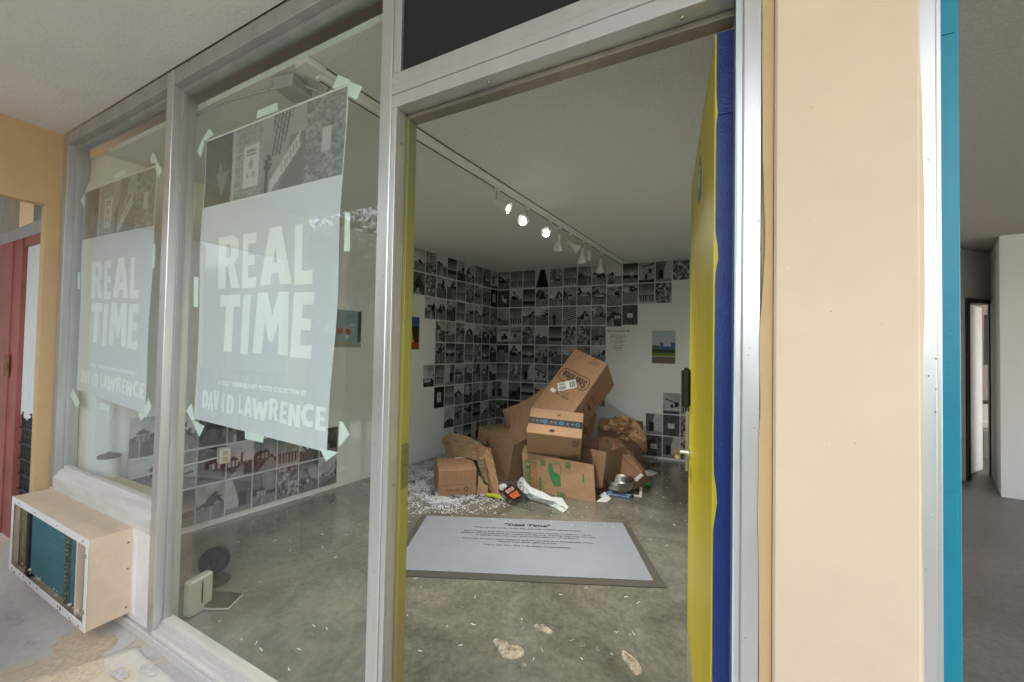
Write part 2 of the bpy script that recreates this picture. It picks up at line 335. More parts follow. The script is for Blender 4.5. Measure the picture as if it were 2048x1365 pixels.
# ================================================================== SETTING
def struct(name, mb, m, **k):
    o = mb.build(name, m, **k); o['kind'] = 'structure'; return o
def prism(poly, z0, z1):
    mb = MB(); n = len(poly); vs = [(x, y, z0) for x, y in poly]+[(x, y, z1) for x, y in poly]
    mb.add(vs, [tuple(range(n))[::-1], tuple(range(n, 2*n))]+[(i, (i+1) % n, (i+1) % n+n, i+n) for i in range(n)]); return mb
BW_END = COR+3.4*BD
struct('ground', MB().add([(-200, -200, -.30), (200, -200, -.30), (200, 200, -.30), (-200, 200, -.30)], [(0, 1, 2, 3)]), M_ground)
struct('walkway', MB().box(-12, 7, -1.86, .02, -.29, -.045), M_walk)
struct('interior_floor', prism([(-3.75, .02), (.62, .02), (.9, 4.9), (-2.9, 4.9), (-3.3, 4.6)], -.28, 0), M_floor)
struct('next_room_floor', prism([(.62, .02), (7, .02), (7, 9), (.9, 9)], -.28, -.002), M_floor2)
struct('interior_ceiling', prism([(-3.75, .102), (.30, .102), (.80, 4.9), (-2.9, 4.9)], CEIL, CEIL+.03), M_ceil)
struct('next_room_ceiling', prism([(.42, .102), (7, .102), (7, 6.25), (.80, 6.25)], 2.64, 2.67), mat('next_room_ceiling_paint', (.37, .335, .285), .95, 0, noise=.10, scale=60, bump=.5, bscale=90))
struct('walkway_ceiling', MB().box(-12, 7, -1.66, -.003, 2.742, 2.80), M_soffit)
struct('roof', MB().box(-12, 7.4, -1.70, 7.8, 2.81, 3.05), M_stucco2)
# walls
prism([(-3.43, .104), tuple(COR), (COR[0]-.15, COR[1]+.15), (-3.75, .104)], 0, CEIL+.001).build('gallery_wall', M_wall, label='white left gallery wall covered with rows of black and white prints', cat='wall')
prism([tuple(COR+BD*-.15+np.array([0, .001])), tuple(BW_END), (BW_END[0], BW_END[1]+.15), (COR[0]-.16, COR[1]+.16)], 0, CEIL+.001).build('gallery_wall', M_wall, label='white back gallery wall behind the heap of cardboard boxes', cat='wall')
prism([(.285, .104), (.36, .104), (.95, 4.6), (.70, 4.6)], 0, 2.64).build('partition_wall', M_wall, label='white partition between gallery and the dark room next door', cat='wall')
# stucco pier between the two doors
mb = MB(); ys = -.012
mb.box(.133, .345, ys, .102, -.045, 2.745, 0, .004)
pr = mb.build('stucco_pier', M_stucco, label='tan stucco pier between the open yellow door and the teal door', cat='pier')
# wavy caulk edge strips (paint lapped over the aluminium)
def wavy_strip(xa, xb, y, z0, z1, amp, side, seed, m, name, parent=None, **k):
    r = np.random.default_rng(seed); n = 90; zs = np.linspace(z0, z1, n); w = np.interp(np.linspace(0, 1, n), np.linspace(0, 1, 16), r.normal(0, 1, 16))*amp+np.interp(np.linspace(0, 1, n), np.linspace(0, 1, 45), r.normal(0, 1, 45))*amp*.3
    mb = MB(); vs = []
    for z, q in zip(zs, w):
        a, b = (xa+q, xb) if side < 0 else (xa, xb+q)
        vs += [(a, y, z), (b, y, z), (a, y+.004, z), (b, y+.004, z)]
    fs = []
    for i in range(n-1):
        o = i*4; fs += [(o, o+1, o+5, o+4), (o+2, o+6, o+7, o+3), (o, o+4, o+6, o+2), (o+1, o+3, o+7, o+5)]
    mb.add(vs, fs); return mb.build(name, m, parent, **k)
MB().box(.1132, .1328, .003, .05, -.04, 2.74).build('recess_fill', M_stucco2, pr)
wavy_strip(.1125, .132, -.004, -.04, 2.74, .0022, -1, 3, M_stucco2, 'paint_edge', pr)
wavy_strip(.345, .3500, -.004, -.04, 2.74, .0022, 1, 5, M_stucco, 'paint_edge', pr)
# concrete curb under the shopfront
MB().box(-3.75, .112, -.014, .10, -.046, -.001, 0, .004).build('curb', M_walk, kind='structure')
def blot(name, cx, cy, rx, ry, z, seed, m, **k):
    r = np.random.default_rng(seed); n = 120; t = np.linspace(0, 2*math.pi, n, endpoint=False); q = np.ones(n)
    for h in range(2, 22): q += r.normal(0, .32/h)*np.sin(h*t+r.uniform(0, 6.28))
    mb = MB(); mb.add([(cx, cy, z)]+[(cx+rx*q[i]*math.cos(t[i]), cy+ry*q[i]*math.sin(t[i]), z) for i in range(n)], [(0, 1+i, 1+(i+1) % n) for i in range(n)]); return mb.build(name, m, **k)
M_peel = concrete('peeled_tan_layer', [(.3, (.60, .48, .34)), (.7, (.70, .58, .44))], .9, 6, bump=.5)
M_peel2 = concrete('grey_scrape', [(.3, (.52, .50, .48)), (.7, (.60, .58, .55))], .9, 6, bump=.4)
for i, (px, py, rx, ry) in enumerate(((150, 1318, .20, .10), (95, 1350, .14, .07), (200, 1290, .09, .05))):
    q = onZ(px, py, -.0445); blot('walkway_patch', q[0], q[1], rx, ry, -.0435+.0008*i, 30+i, M_peel, kind='structure')
for i, (px, py, rx, ry) in enumerate(((300, 1340, .05, .03), (28, 1240, .07, .03), (60, 1290, .04, .02), (240, 1350, .05, .02))):
    q = onZ(px, py, -.0445); blot('walkway_patch', q[0], q[1], rx, ry, -.0438+.0006*i, 40+i, M_peel2, kind='structure')
# ---------------- left wing wall with passage
mb = MB(); mb.box(-3.83, -3.755, -.062, .10, -.045, 2.742); mb.box(-3.83, -3.756, -1.66, -.0625, 2.262, 2.742)
mb.box(-3.83, -3.755, -1.66, -1.45, -.045, 2.261)
mb.build('wing_wall', M_stucco2, label='tan stucco cross wall with a passage opening at the far left', cat='wall', origin=(-3.79, -.06, -.045))
MB().box(-6.05, -5.95, -1.70, .05, -.045, 2.74).build('wing_wall', M_wall2x, label='pale cross wall closing the next bay of the walkway', cat='wall')
# ---------------- neighbour shopfront seen through the passage
nb = empty('neighbour_shopfront', (-4.5, .05, -.045), 'neighbouring shopfront with faded red door frame seen through the passage', 'shopfront')
def xat(px, py, y=0.0): return float(onY(px, py, y)[0])
def zat(px, py, y=0.0): return float(onY(px, py, y)[2])
MB().box(-5.9, -4.99, 0, .08, -.045, 2.74).box(-4.99, -3.835, 0, .06, 2.14, 2.235).box(-4.99, -3.835, 0, .06, 2.66, 2.74).box(-3.97, -3.835, .002, .06, -.045, 2.14).build('frame', M_alu2, nb)
rd = MB().box(-4.985, -4.60, -.02, .03, -.03, 2.13).box(-4.60, -4.42, -.012, .05, -.03, 2.135).box(-4.42, -3.97, -.005, .05, 2.07, 2.139).build('door_frame', M_red, nb)
MB().box(-4.66, -4.56, -.026, -.019, 1.12, 1.28, 0, .004).box(-4.65, -4.57, -.029, -.025, 1.18, 1.22).build('strike_plate', M_rust, rd)
MB().box(-4.415, -3.975, .03, .036, 2.24, 2.655).build('transom_glass', mat('grey_transom', (.20, .21, .19), .3), nb)
mb = MB(); n = 30; xs = np.linspace(-4.415, -4.06, n); vs = []
for i, x in enumerate(xs):
    y = .012+.008*math.sin(i*1.3); zb = .85+.03*math.sin(i*.4)
    vs += [(x, y, zb), (x, y, 2.07)]
mb.add(vs, [(2*i, 2*i+2, 2*i+3, 2*i+1) for i in range(n-1)]); mb.build('curtain', M_curtain, nb, smooth=True)
mb = MB()
for i in range(14): mb.tube([(-4.40+i*.033, .02, -.02), (-4.40+i*.033, .02, 2.06)], .004, 5)
for j in range(16): mb.tube([(-4.41, .014+.012*(j % 2), -.01+j*.055), (-3.98, .014+.012*(j % 2), -.01+j*.055)], .008, 5)
mb.build('security_grille', M_black, nb)
MB().box(-4.415, -3.975, .04, .055, -.03, 2.07).build('door_panel', mat('grey_white_door', (.30, .32, .33), .5), nb)
# ================================================================== SHOPFRONT WINDOWS
sf = empty('shopfront_window', (-2.36, .05, 0), 'two tall shop windows in weathered aluminium frame with REAL TIME posters', 'shop window')
ch = .0025
fr = MB()
fr.box(-3.745, -3.672, 0, .10, .453, 2.739, 0, ch)                  # left jamb
fr.box(-3.672, -2.391, 0.001, .099, 2.665, 2.740, 0, ch)            # head, left window
fr.box(-2.327, -.949, 0.001, .099, 2.665, 2.740, 0, ch)
fr.build('frame', M_alu2, sf)
MB().box(-2.390, -2.328, 0, .10, .0, 2.7405, 0, ch).build('mullion', M_alu, sf)
gk = MB(); 
for xa, xb, z0, z1 in ((-3.671, -2.392, .575, 2.664), (-2.326, -.950, .043, 2.664)):
    gk.box(xa, xb, .036, .064, z1-.022, z1); gk.box(xa, xa+.012, .036, .064, z0, z1-.0225); gk.box(xb-.012, xb, .036, .064, z0, z1-.0225)
gk.build('glazing_bead', M_alu2, sf)
# sloping sill, left window
mb = MB(); xa, xb = -3.671, -2.3915
mb.add([(x, y, z) for x in (xa, xb) for y, z in ((.036, .59), (.036, .574), (.012, .556), (.012, .540), (-.004, .528), (-.004, .455), (.064, .455), (.064, .59))],
       [tuple(range(7, -1, -1)), tuple(range(8, 16))]+[(i, (i+1) % 8, (i+1) % 8+8, i+8) for i in range(8)])
mb.build('sill', M_sill, sf)
mb = MB(); xa, xb = -2.3265, -.9495
mb.add([(x, y, z) for x in (xa, xb) for y, z in ((.030, .052), (.030, .034), (.018, .030), (.018, .022), (-.006, .016), (-.006, .0), (.075, .0), (.075, .052))],
       [tuple(range(7, -1, -1)), tuple(range(8, 16))]+[(i, (i+1) % 8, (i+1) % 8+8, i+8) for i in range(8)])
mb.build('sill', M_sill, sf)
MB().box(-3.671, -2.392, .047, .053, .576, 2.663).build('glass_pane', M_glass, sf)
MB().box(-2.326, -.950, .047, .053, .045, 2.663).build('glass_pane', M_glass, sf)
sp = MB(); sp.box(-3.74, -2.3915, .014, .05, .005, .453)
for a, b, c, d in ((-3.74, -2.3915, .425, .453), (-3.74, -2.3915, .005, .03), (-2.41, -2.3915, .03, .425), (-2.572, -2.545, .03, .425)): sp.box(a, b, -.001, .0138, c, d, 0, .001)
sp.build('spandrel_panel', M_white_paint, sf)
# inside ledge and odds and ends
lg = MB().box(-3.41, -2.62, .105, .20, .50, .53, 0, .003).build('interior_ledge', M_ledge, label='pale yellow interior ledge behind the left window', cat='ledge')
# ---------------- air conditioner
AX0, AX1, AY, AZ0, AZ1 = -3.678, -2.567, -.156, .030, .456
ac = empty('air_conditioner', (-3.12, -.07, AZ0), 'cream through-wall air conditioner with exposed teal coil below the left window', 'air conditioner')
t = .004
mb = MB(); mb.box(AX0, AX1, AY+.001, .0135, AZ1-t, AZ1, 0, .0015); mb.box(AX1-t, AX1, AY+.001, .0135, AZ0, AZ1-t-.0004); mb.box(AX0, AX0+t, AY+.001, .0135, AZ0, AZ1-t-.0004); mb.box(AX0+t, AX1-t, AY+.001, .0135, AZ0, AZ0+t)
mb.build('shell', M_cream, ac)
fx0, fx1, fz0, fz1 = AX0+.03, AX1-.03, AZ0+.03, AZ1-.03
MB().box(AX0-.002, AX1+.002, AY-.004, AY, AZ1-.034, AZ1+.002, 0, .001).box(AX0-.002, AX1+.002, AY-.004, AY, AZ0-.002, AZ0+.034, 0, .001).box(AX0-.002, AX0+.028, AY-.004, AY, AZ0+.0343, AZ1-.0343, 0, .001).box(AX1-.026, AX1+.002, AY-.004, AY, AZ0+.0343, AZ1-.0343, 0, .001).build('front_frame', M_white_paint, ac)
xa = lambda px, py: float(onY(px, py, AY+.02)[0])
c0, c1, c2, c3, c4 = xa(64, 1090), xa(135.5, 1120), xa(143, 1130), xa(158.5, 1150), xa(163, 1150)
MB().box(AX0+.005, AX1-.005, AY+.10, AY+.11, AZ0+.005, AZ1-.005).build('back_plate', M_dirt, ac)
# finned coil
mb = MB(); nf = 90
for i in range(nf):
    x = c0+(c3-c0)*i/nf; mb.box(x, x+(c3-c0)/nf*.45, AY+.018, AY+.06, AZ0+.04, AZ1-.03)
mb.box(c0, c3, AY+.024, AY+.06, AZ0+.04, AZ1-.03); mb.build('condenser_coil', M_coil, ac)
mb = MB()
for i in range(17): 
    z = AZ0+.045+i*.0215; mb.lathe(((c1+c2)/2, AY+.012, z), [(0, -.012), (.009, -.008), (.011, 0), (.009, .008), (0, .012)], 8)
mb.box(c1, c2, AY+.014, AY+.0176, AZ0+.035, AZ1-.03); mb.build('coil_tubing', mat('corroded_tube', (.12, .14, .10), .7, .3, noise=.6, scale=60), ac)
MB().box(c3+.001, c3+.020, AY+.006, AY+.03, AZ0+.005, AZ1-.02).build('divider', M_cream, ac)
mb = MB()
for i in range(26): mb.obox(AX1-.045, AY+.03, AZ0+.05+i*.0145, Rabc(.6, 0, 0), (.05, .02, .002))
mb.build('louvre', M_alu2, ac)
MB().box(AX0+.006, c0-.056, AY+.028, AY+.045, AZ0+.012, AZ1-.01).build('dirty_filter', M_dirt, ac)
MB().box(c0-.055, c0-.012, AY+.01, AY+.06, AZ0+.01, AZ1-.02).build('fan_shroud', M_dark, ac)
mb = MB(); r = np.random.default_rng(4)
for i in range(34):
    x = r.uniform(AX0+.04, AX1-.04); z = AZ0+.036+r.random()*.02*(r.random() < .6)+.004; s = r.uniform(.003, .011)
    mb.obox(x, AY+.014, z, Rabc(r.random()*3, r.random()*3, r.random()*3), (s, s*.4, s))
mb.build('peeling_flakes', M_cream, ac, kind='stuff')
mb = MB()
for i in range(16): mb.obox(AX0+.05+r.random()*1.0, AY-.0045, AZ0+r.uniform(.0, .022), Rabc(0, r.random()*3, 0), (r.uniform(.006, .016), .002, r.uniform(.004, .01)))
for z in (.09, .35): mb.obox(AX1-.012, AY-.0045, AZ0+z, np.eye(3), (.006, .002, .02))
for x in (-3.55, -3.28, -2.95, -2.62): mb.lathe((x, AY-.0045, AZ1-.014), [(0, -.002), (.005, -.001), (.005, .001), (0, .002)], 8)
for z in (.06, .25, .38): mb.box(AX1, AX1+.0015, -.02, -.012, z, z+.008)
mb.build('rusty_screws_and_spots', M_rust, ac, kind='stuff')  # rusty screws and rust specks of the casing in one mesh
# ================================================================== DOOR FRAME
df = empty('door_frame', (-.41, .05, 0), 'aluminium door frame with dark transom panel above the open yellow door', 'door frame')
MB().box(-.949, -.900, -.001, .10, 0, 2.7415, 0, ch).box(-.8995, -.881, .004, .0995, 0, 2.225, 0, .001).build('jamb', M_alu, df)
MB().box(-.8805, -.8795, .012, .047, 0, 2.163).build('jamb_liner', M_jamb, df)
MB().box(-.8805, -.8665, .048, .088, 0, 2.162, 0, .0015).build('door_stop', M_olive, df)
MB().box(.066, .0785, .0, .10, 0, 2.7415, 0, .0015).box(.0790, .113, -.001, .10, 0, 2.7415, 0, ch).build('jamb', M_alu, df)
hd = MB(); hd.box(-.8993, .0655, .0, .0995, 2.164, 2.205, 0, .0015); hd.box(-.8993, .0655, -.003, .0995, 2.2055, 2.232, 0, .0015); hd.box(-.8993, .0655, -.001, .0995, 2.233, 2.262, 0, .0015)
hd.box(-.8993, .0655, .004, .0995, 2.2625, 2.279, 0, .0015); hd.box(-.8993, -.868, .004, .0995, 2.2795, 2.69, 0, .0015); hd.box(.045, .0655, .004, .0995, 2.2795, 2.69, 0, .0015); hd.box(-.8993, .0655, .003, .0995, 2.6905, 2.7405, 0, .0015)
hd.build('header', M_alu, df)
MB().box(-.8665, .066, .048, .088, 2.148, 2.1635, 0, .0015).build('door_stop', mat('brown_stop', (.26, .23, .19), .5, .3, noise=.3, scale=4), df)
MB().box(-.8675, .0445, .014, .03, 2.2795, 2.69).build('transom_panel', M_dark, df)
mb = MB()
for (x, z) in ((-.55, 0), (-.04, 0)): mb.lathe((x, .024, 2.163), [(0, -.006), (.005, -.005), (.006, 0), (0, .001)], 10)
for z in (2.06, .95, .25): mb.lathe((-.8795, .03, z), [(0, -.002), (.004, -.001), (.004, .002), (0, .003)], 8, R=Rabc(0, math.pi/2, 0))
mb.build('screw', M_steel, df)
wavy_strip(.0655, .0685, -.003, .0, 2.74, .0009, 1, 15, mat('pale_blue_overpaint', (.50, .66, .70), .6), 'paint_edge', df)
# strike plate on the left jamb
q = onX(797, 925, -.880)
sp_ = MB(); sp_.box(-.8665, -.8645, .050, .083, .93, 1.075, 0, .001); sp_.box(-.8644, -.8600, .056, .078, .965, 1.005); sp_.box(-.8644, -.862, .056, .078, 1.015, 1.05)
sp_.build('strike_plate', M_dullbrass, df)
MB().box(-.8644, -.8636, .058, .076, .970, 1.0).box(-.8644, -.8636, .058, .076, 1.02, 1.045).build('bolt_hole', M_black, df)
# ================================================================== YELLOW DOOR
dr = empty('yellow_door', (.069, .07, 0), 'yellow door with blue hinge edge swung wide open into the gallery', 'door')
A0, A1 = np.array([.029, .070]), np.array([-.036, .955]); tdir = (A1-A0)/np.linalg.norm(A1-A0); nrm = np.array([tdir[1], -tdir[0]])
def leaf(mb, s0, s1, n0, n1, z0, z1, mi=0, c_=0.0):
    # s along the leaf from the hinge, n across its thickness (0 = yellow face)
    cs, cn, cz = (s0+s1)/2, (n0+n1)/2, (z0+z1)/2; c = A0+tdir*cs+nrm*cn
    ang = math.atan2(tdir[1], tdir[0]); return mb.obox(c[0], c[1], cz, Rz(ang), (s1-s0, n1-n0, z1-z0), mi, c_)
DL = float(np.linalg.norm(A1-A0)); DT = .040
leaf(MB(), .0006, DL, 0, DT, .205, 2.132, 0, .002).build('leaf', M_yellow, dr)
leaf(MB(), .0008, DL+.004, .001, DT-.001, .012, .2045, 0, .001).build('kick_plate', M_alu2, dr)
leaf(MB(), -.0012, .0004, .0035, DT-.0005, .012, 2.134).build('hinge_edge', M_blue, dr)
wavy = MB()
rr = np.random.default_rng(9); zz = np.linspace(.012, 2.13, 70); wv = .0024+rr.normal(0, .00025, 70)+.0075*np.exp(-((zz-1.62)/.035)**2)+.0085*np.exp(-((zz-1.06)/.045)**2)+.0015*np.exp(-((zz-.5)/.2)**2)+.003*np.exp(-((zz-1.95)/.03)**2)
vs = []
for z, q in zip(zz, wv):
    for s_, n_ in ((-.0018, -.0003), (-.0018, q), (.0, -.0003), (.0, q)):
        c = A0+tdir*s_+nrm*n_; vs.append((c[0], c[1], z))
wavy.add(vs, [f for i in range(69) for f in ((i*4, i*4+1, i*4+5, i*4+4), (i*4+2, i*4+6, i*4+7, i*4+3), (i*4+1, i*4+3, i*4+7, i*4+5))])
wavy.build('painted_rim', M_yedge, dr)
for z in (2.015, 1.215, .38):
    h = leaf(MB(), -.0042, -.0013, .008, DT+.004, z-.075, z+.035, 0, .0006).build('hinge', M_blue, dr)
    mb = MB()
    for k, (a, b) in enumerate(((.014, .02), (.026, -.005), (.016, -.03), (.026, -.058))):
        c = A0+tdir*-.0044+nrm*a; mb.lathe((c[0], c[1], z+b), [(0, -.0012), (.0035, -.0008), (.0042, .0005), (0, .001)], 8, R=Rabc(math.pi/2, 0, 0))
    mb.build('screw', M_blue, h)
# keypad lock, latch edge and lever at the free edge
leaf(MB(), DL-.085, DL-.012, -.034, -.0005, 1.16, 1.325, 0, .012).build('lock_housing', M_black, dr)
leaf(MB(), DL-.010, DL+.002, -.014, -.0005, .870, 1.13, 0, .001).build('latch_guard', M_alu2, dr)
lv = MB(); c = A0+tdir*(DL-.05)
def dpt(s_, n_, z): q = A0+tdir*s_+nrm*n_; return (q[0], q[1], z)
lv.tube([dpt(DL-.055, -.002, .965), dpt(DL-.055, -.010, .965)], .028, 16).tube([dpt(DL-.055, -.008, .965), dpt(DL-.055, -.05, .965)], .011, 12)
lv.build('rose', M_chrome, dr)
MB().tube([dpt(DL-.055, -.048, .967), dpt(DL-.10, -.052, .967), dpt(DL-.16, -.052, .965)], [.013, .012, .009], 12).build('lever_handle', M_brass, dr)
# number sticker
q0 = onX(1397, 430, -.006)
def dface(s_, z): return dpt(s_, -.0012, z)
sc_ = .42
mb = MB(); mb.panel([dpt(sc_-.065, -.0012, 1.885), dpt(sc_+.05, -.0012, 1.905), dpt(sc_+.065, -.0012, 1.99), dpt(sc_-.02, -.0012, 2.045), dpt(sc_-.07, -.0012, 1.99)], .001)
st = mb.build('number_sticker', mat('teal_sticker', (.05, .22, .33), .4), dr)
mb = MB(); text_on(mb, '94', lambda x, y: dpt(sc_-.005+x, -.0022, 1.92+y), h=.085, bold=.03); mb.build('number', M_paper, st)
# ---------------- teal door of the next unit and its frame
nf = empty('aluminium_door_frame', (.36, .05, 0), 'bright aluminium frame of the next unit beside the teal door', 'door frame')
MB().box(.3465, .3690, -.002, .10, -.044, 2.7415, 0, .0015).box(.3695, .3765, .001, .0995, -.044, 2.7415, 0, .001).build('jamb', M_alu, nf)
td = empty('teal_door', (.385, .07, 0), 'teal door of the next unit standing open, hinge edge towards the walkway', 'door')
MB().box(.380, .424, .058, .97, .01, 2.60, 0, .0015).build('leaf', M_teal, td)
for z in (2.05, 1.1, .3):
    h = MB().box(.386, .418, .0555, .0575, z-.06, z+.05, 0, .0006).build('hinge', M_teal, td)
# ================================================================== NEXT ROOM
K = [np.array([2.7, 5.25]), np.array([3.12, 5.67]), np.array([2.745, 4.735]), np.array([7.0, 4.1])]
kd = (K[1]-K[0])/np.linalg.norm(K[1]-K[0]); kn = np.array([-kd[1], kd[0]])
def kwall(s0, s1, z0, z1, t0=0, t1=.12):
    p = [K[0]+kd*s0+kn*t0, K[0]+kd*s1+kn*t0, K[0]+kd*s1+kn*t1, K[0]+kd*s0+kn*t1]; return prism([tuple(q) for q in p], z0, z1)
nw = empty('bathroom_wall', (2.7, 5.3, 0), 'pale wall with dark framed bathroom doorway in the next room', 'wall')
sL = .06; sR = .575
a = kwall(-3.2, sL, 0, 2.64); b = kwall(sL, sR, 2.08, 2.64); a.add(b.v, b.f); b = kwall(sR, .62, 0, 2.64, 0, .015); a.add(b.v, b.f)
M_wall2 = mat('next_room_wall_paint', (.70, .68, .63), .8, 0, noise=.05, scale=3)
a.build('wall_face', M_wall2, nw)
a = kwall(sL, sL+.05, 0, 2.03, -.02, .10); 
for args in ((sR-.015, sR, 0, 2.03, -.02, .0), (sL, sR, 2.03, 2.08, -.02, .10)): b = kwall(*args); a.add(b.v, b.f)
a.build('door_trim', mat('dark_door_trim', (.03, .028, .025), .5), nw)
p0 = K[0]+kd*(sL+.06)+kn*.09
dd_ = np.array([.429, .568]); pp_ = np.array([.03, -.016])
prism([tuple(p0), tuple(p0+dd_), tuple(p0+dd_+pp_), tuple(p0+pp_)], .01, 2.02).build('bathroom_door', M_white_paint, label='white bathroom door standing ajar in the dark next room', cat='door')
prism([tuple(K[2]), tuple(K[3]), tuple(K[3]+np.array([0, .15])), tuple(K[1]+kd*.1), tuple(K[1])], 0, 2.64).build('angled_wall', mat('pale_next_wall', (.68, .66, .62), .8, 0, noise=.04, scale=3), label='pale angled wall at the right edge in the next room', cat='wall')
bk = K[0]+kn*1.5
prism([tuple(bk-kd*.6), tuple(bk+kd*2.2), tuple(bk+kd*2.2+kn*.1), tuple(bk-kd*.6+kn*.1)], 0, 2.64).build('bathroom_back_wall', M_wall2, label='dim bathroom back wall behind the ajar door', cat='wall')
prism([tuple(K[0]+kd*-.5+kn*.13), tuple(K[0]+kd*-.4+kn*.13), tuple(K[0]+kd*-.4+kn*1.5), tuple(K[0]+kd*-.5+kn*1.5)], 0, 2.64).build('bathroom_side_wall', M_wall2, label='dim left wall inside the bathroom', cat='wall')
prism([tuple(K[0]+kd*2.4+kn*-.5), tuple(K[0]+kd*2.5+kn*-.5), tuple(K[0]+kd*2.5+kn*1.6), tuple(K[0]+kd*2.4+kn*1.6)], 0, 2.64).build('bathroom_side_wall', M_wall2, label='dim right wall inside the bathroom', cat='wall')
def kp(s, t, z): q = K[0]+kd*s+kn*t; return (q[0], q[1], z)
tx_, ty_ = float(onY(1978, 900, 6.9)[0]), 6.9
tl = empty('toilet', (tx_, ty_, 0), 'white toilet in the dim bathroom beyond the next room', 'toilet')
tc_ = np.array([tx_, ty_, 0])
MB().lathe(tc_, [(.10, 0), (.09, .1), (.12, .25), (.19, .36), (.20, .40), (.15, .41), (.12, .34), (0, .30)], 20).build('bowl', M_white_plastic, tl, smooth=True)
MB().lathe(tc_, [(.15, .412), (.20, .415), (.205, .43), (.15, .432), (.15, .412)], 20).build('seat', M_white_plastic, tl, smooth=True)
MB().box(tx_-.12, tx_+.30, ty_+.18, ty_+.36, .40, .78, 0, .02).build('tank', M_white_plastic, tl)
rp = np.array([float(onY(1967, 850, 6.35)[0]), 6.35, float(onY(1967, 850, 6.35)[2])])
MB().tube([rp-np.array([.05, 0, 0]), rp+np.array([.05, 0, 0])], .055, 18).build('toilet_paper_roll', M_paper, label='white toilet paper roll hanging on the bathroom wall', cat='toilet paper')
MB().panel([onY(1968, 730, 7.1), onY(1990, 730, 7.1), onY(1990, 630, 7.1), onY(1968, 630, 7.1)], .02).build('dark_picture', mat('dark_wood', (.06, .035, .03), .5), label='dark framed panel hanging above the toilet', cat='picture')
MB().panel([onY(1963, 808, 6.9), onY(1990, 806, 6.9), onY(1990, 800, 6.9), onY(1963, 802, 6.9)], .12).build('black_shelf', M_black, label='small black shelf on the bathroom wall', cat='shelf')

def specks(name, parent, m, n, fx, seed, smin=.0012, smax=.004, zr=(.02, 2.7)):
    r = np.random.default_rng(seed); mb = MB()
    for i in range(n):
        x = r.uniform(*fx[:2]); z = r.uniform(*zr); s_ = r.uniform(smin, smax); a = r.uniform(0, 3.14); q = r.uniform(.25, 1.2)*s_
        k = 6; mb.add([(x+s_*math.cos(2*math.pi*j/k)*math.cos(a)*.6-q*math.sin(2*math.pi*j/k)*math.sin(a), fx[2], z+s_*math.cos(2*math.pi*j/k)*math.sin(a)+q*math.sin(2*math.pi*j/k)*math.cos(a)) for j in range(k)], [tuple(range(k))])
    o = mb.build(name, m, parent); o['kind'] = 'stuff'; return o
M_grime = mat('dark_grime', (.10, .085, .07), .9); M_scr = mat('pale_scratches', (.75, .76, .76), .6)
specks('grime_specks', df, M_grime, 36, (-.947, -.902, -.0016), 1, .0008, .0022)
specks('grime_specks', df, M_grime, 20, (.081, .111, -.0016), 2, .0008, .002)
specks('pale_scratches', df, M_scr, 60, (.081, .111, -.0018), 3, .0006, .0018, (.02, 1.2))
specks('grime_specks', nf, M_grime, 16, (.3475, .368, -.0026), 4, .0008, .0022)
specks('pale_scratches', nf, M_scr, 50, (.3475, .368, -.0028), 5, .0006, .0018, (.02, 1.2))
specks('grime_specks', pr, mat('faint_scuff', (.52, .40, .28), .9), 26, (.137, .341, -.0125), 6, .0006, .0016)
specks('grime_specks', sf, M_grime, 40, (-2.388, -2.330, -.0006), 7, .001, .003)
specks('grime_specks', sf, M_grime, 60, (-3.66, -2.40, .0005), 8, .001, .005, (2.67, 2.735))
specks('paint_chips', sf, mat('rusty_chip', (.30, .16, .10), .9), 50, (-3.74, -1.0, -.0006), 9, .002, .006, (2.728, 2.741))

specks('soft_scuffs', pr, mat('soft_scuff', (.66, .50, .34), .9), 3, (.16, .33, -.0127), 16, .002, .006, (.2, 2.6))
specks('soft_scuffs', pr, mat('pale_scuff', (.82, .66, .49), .9), 4, (.15, .33, -.0126), 17, .002, .007, (.2, 2.6))
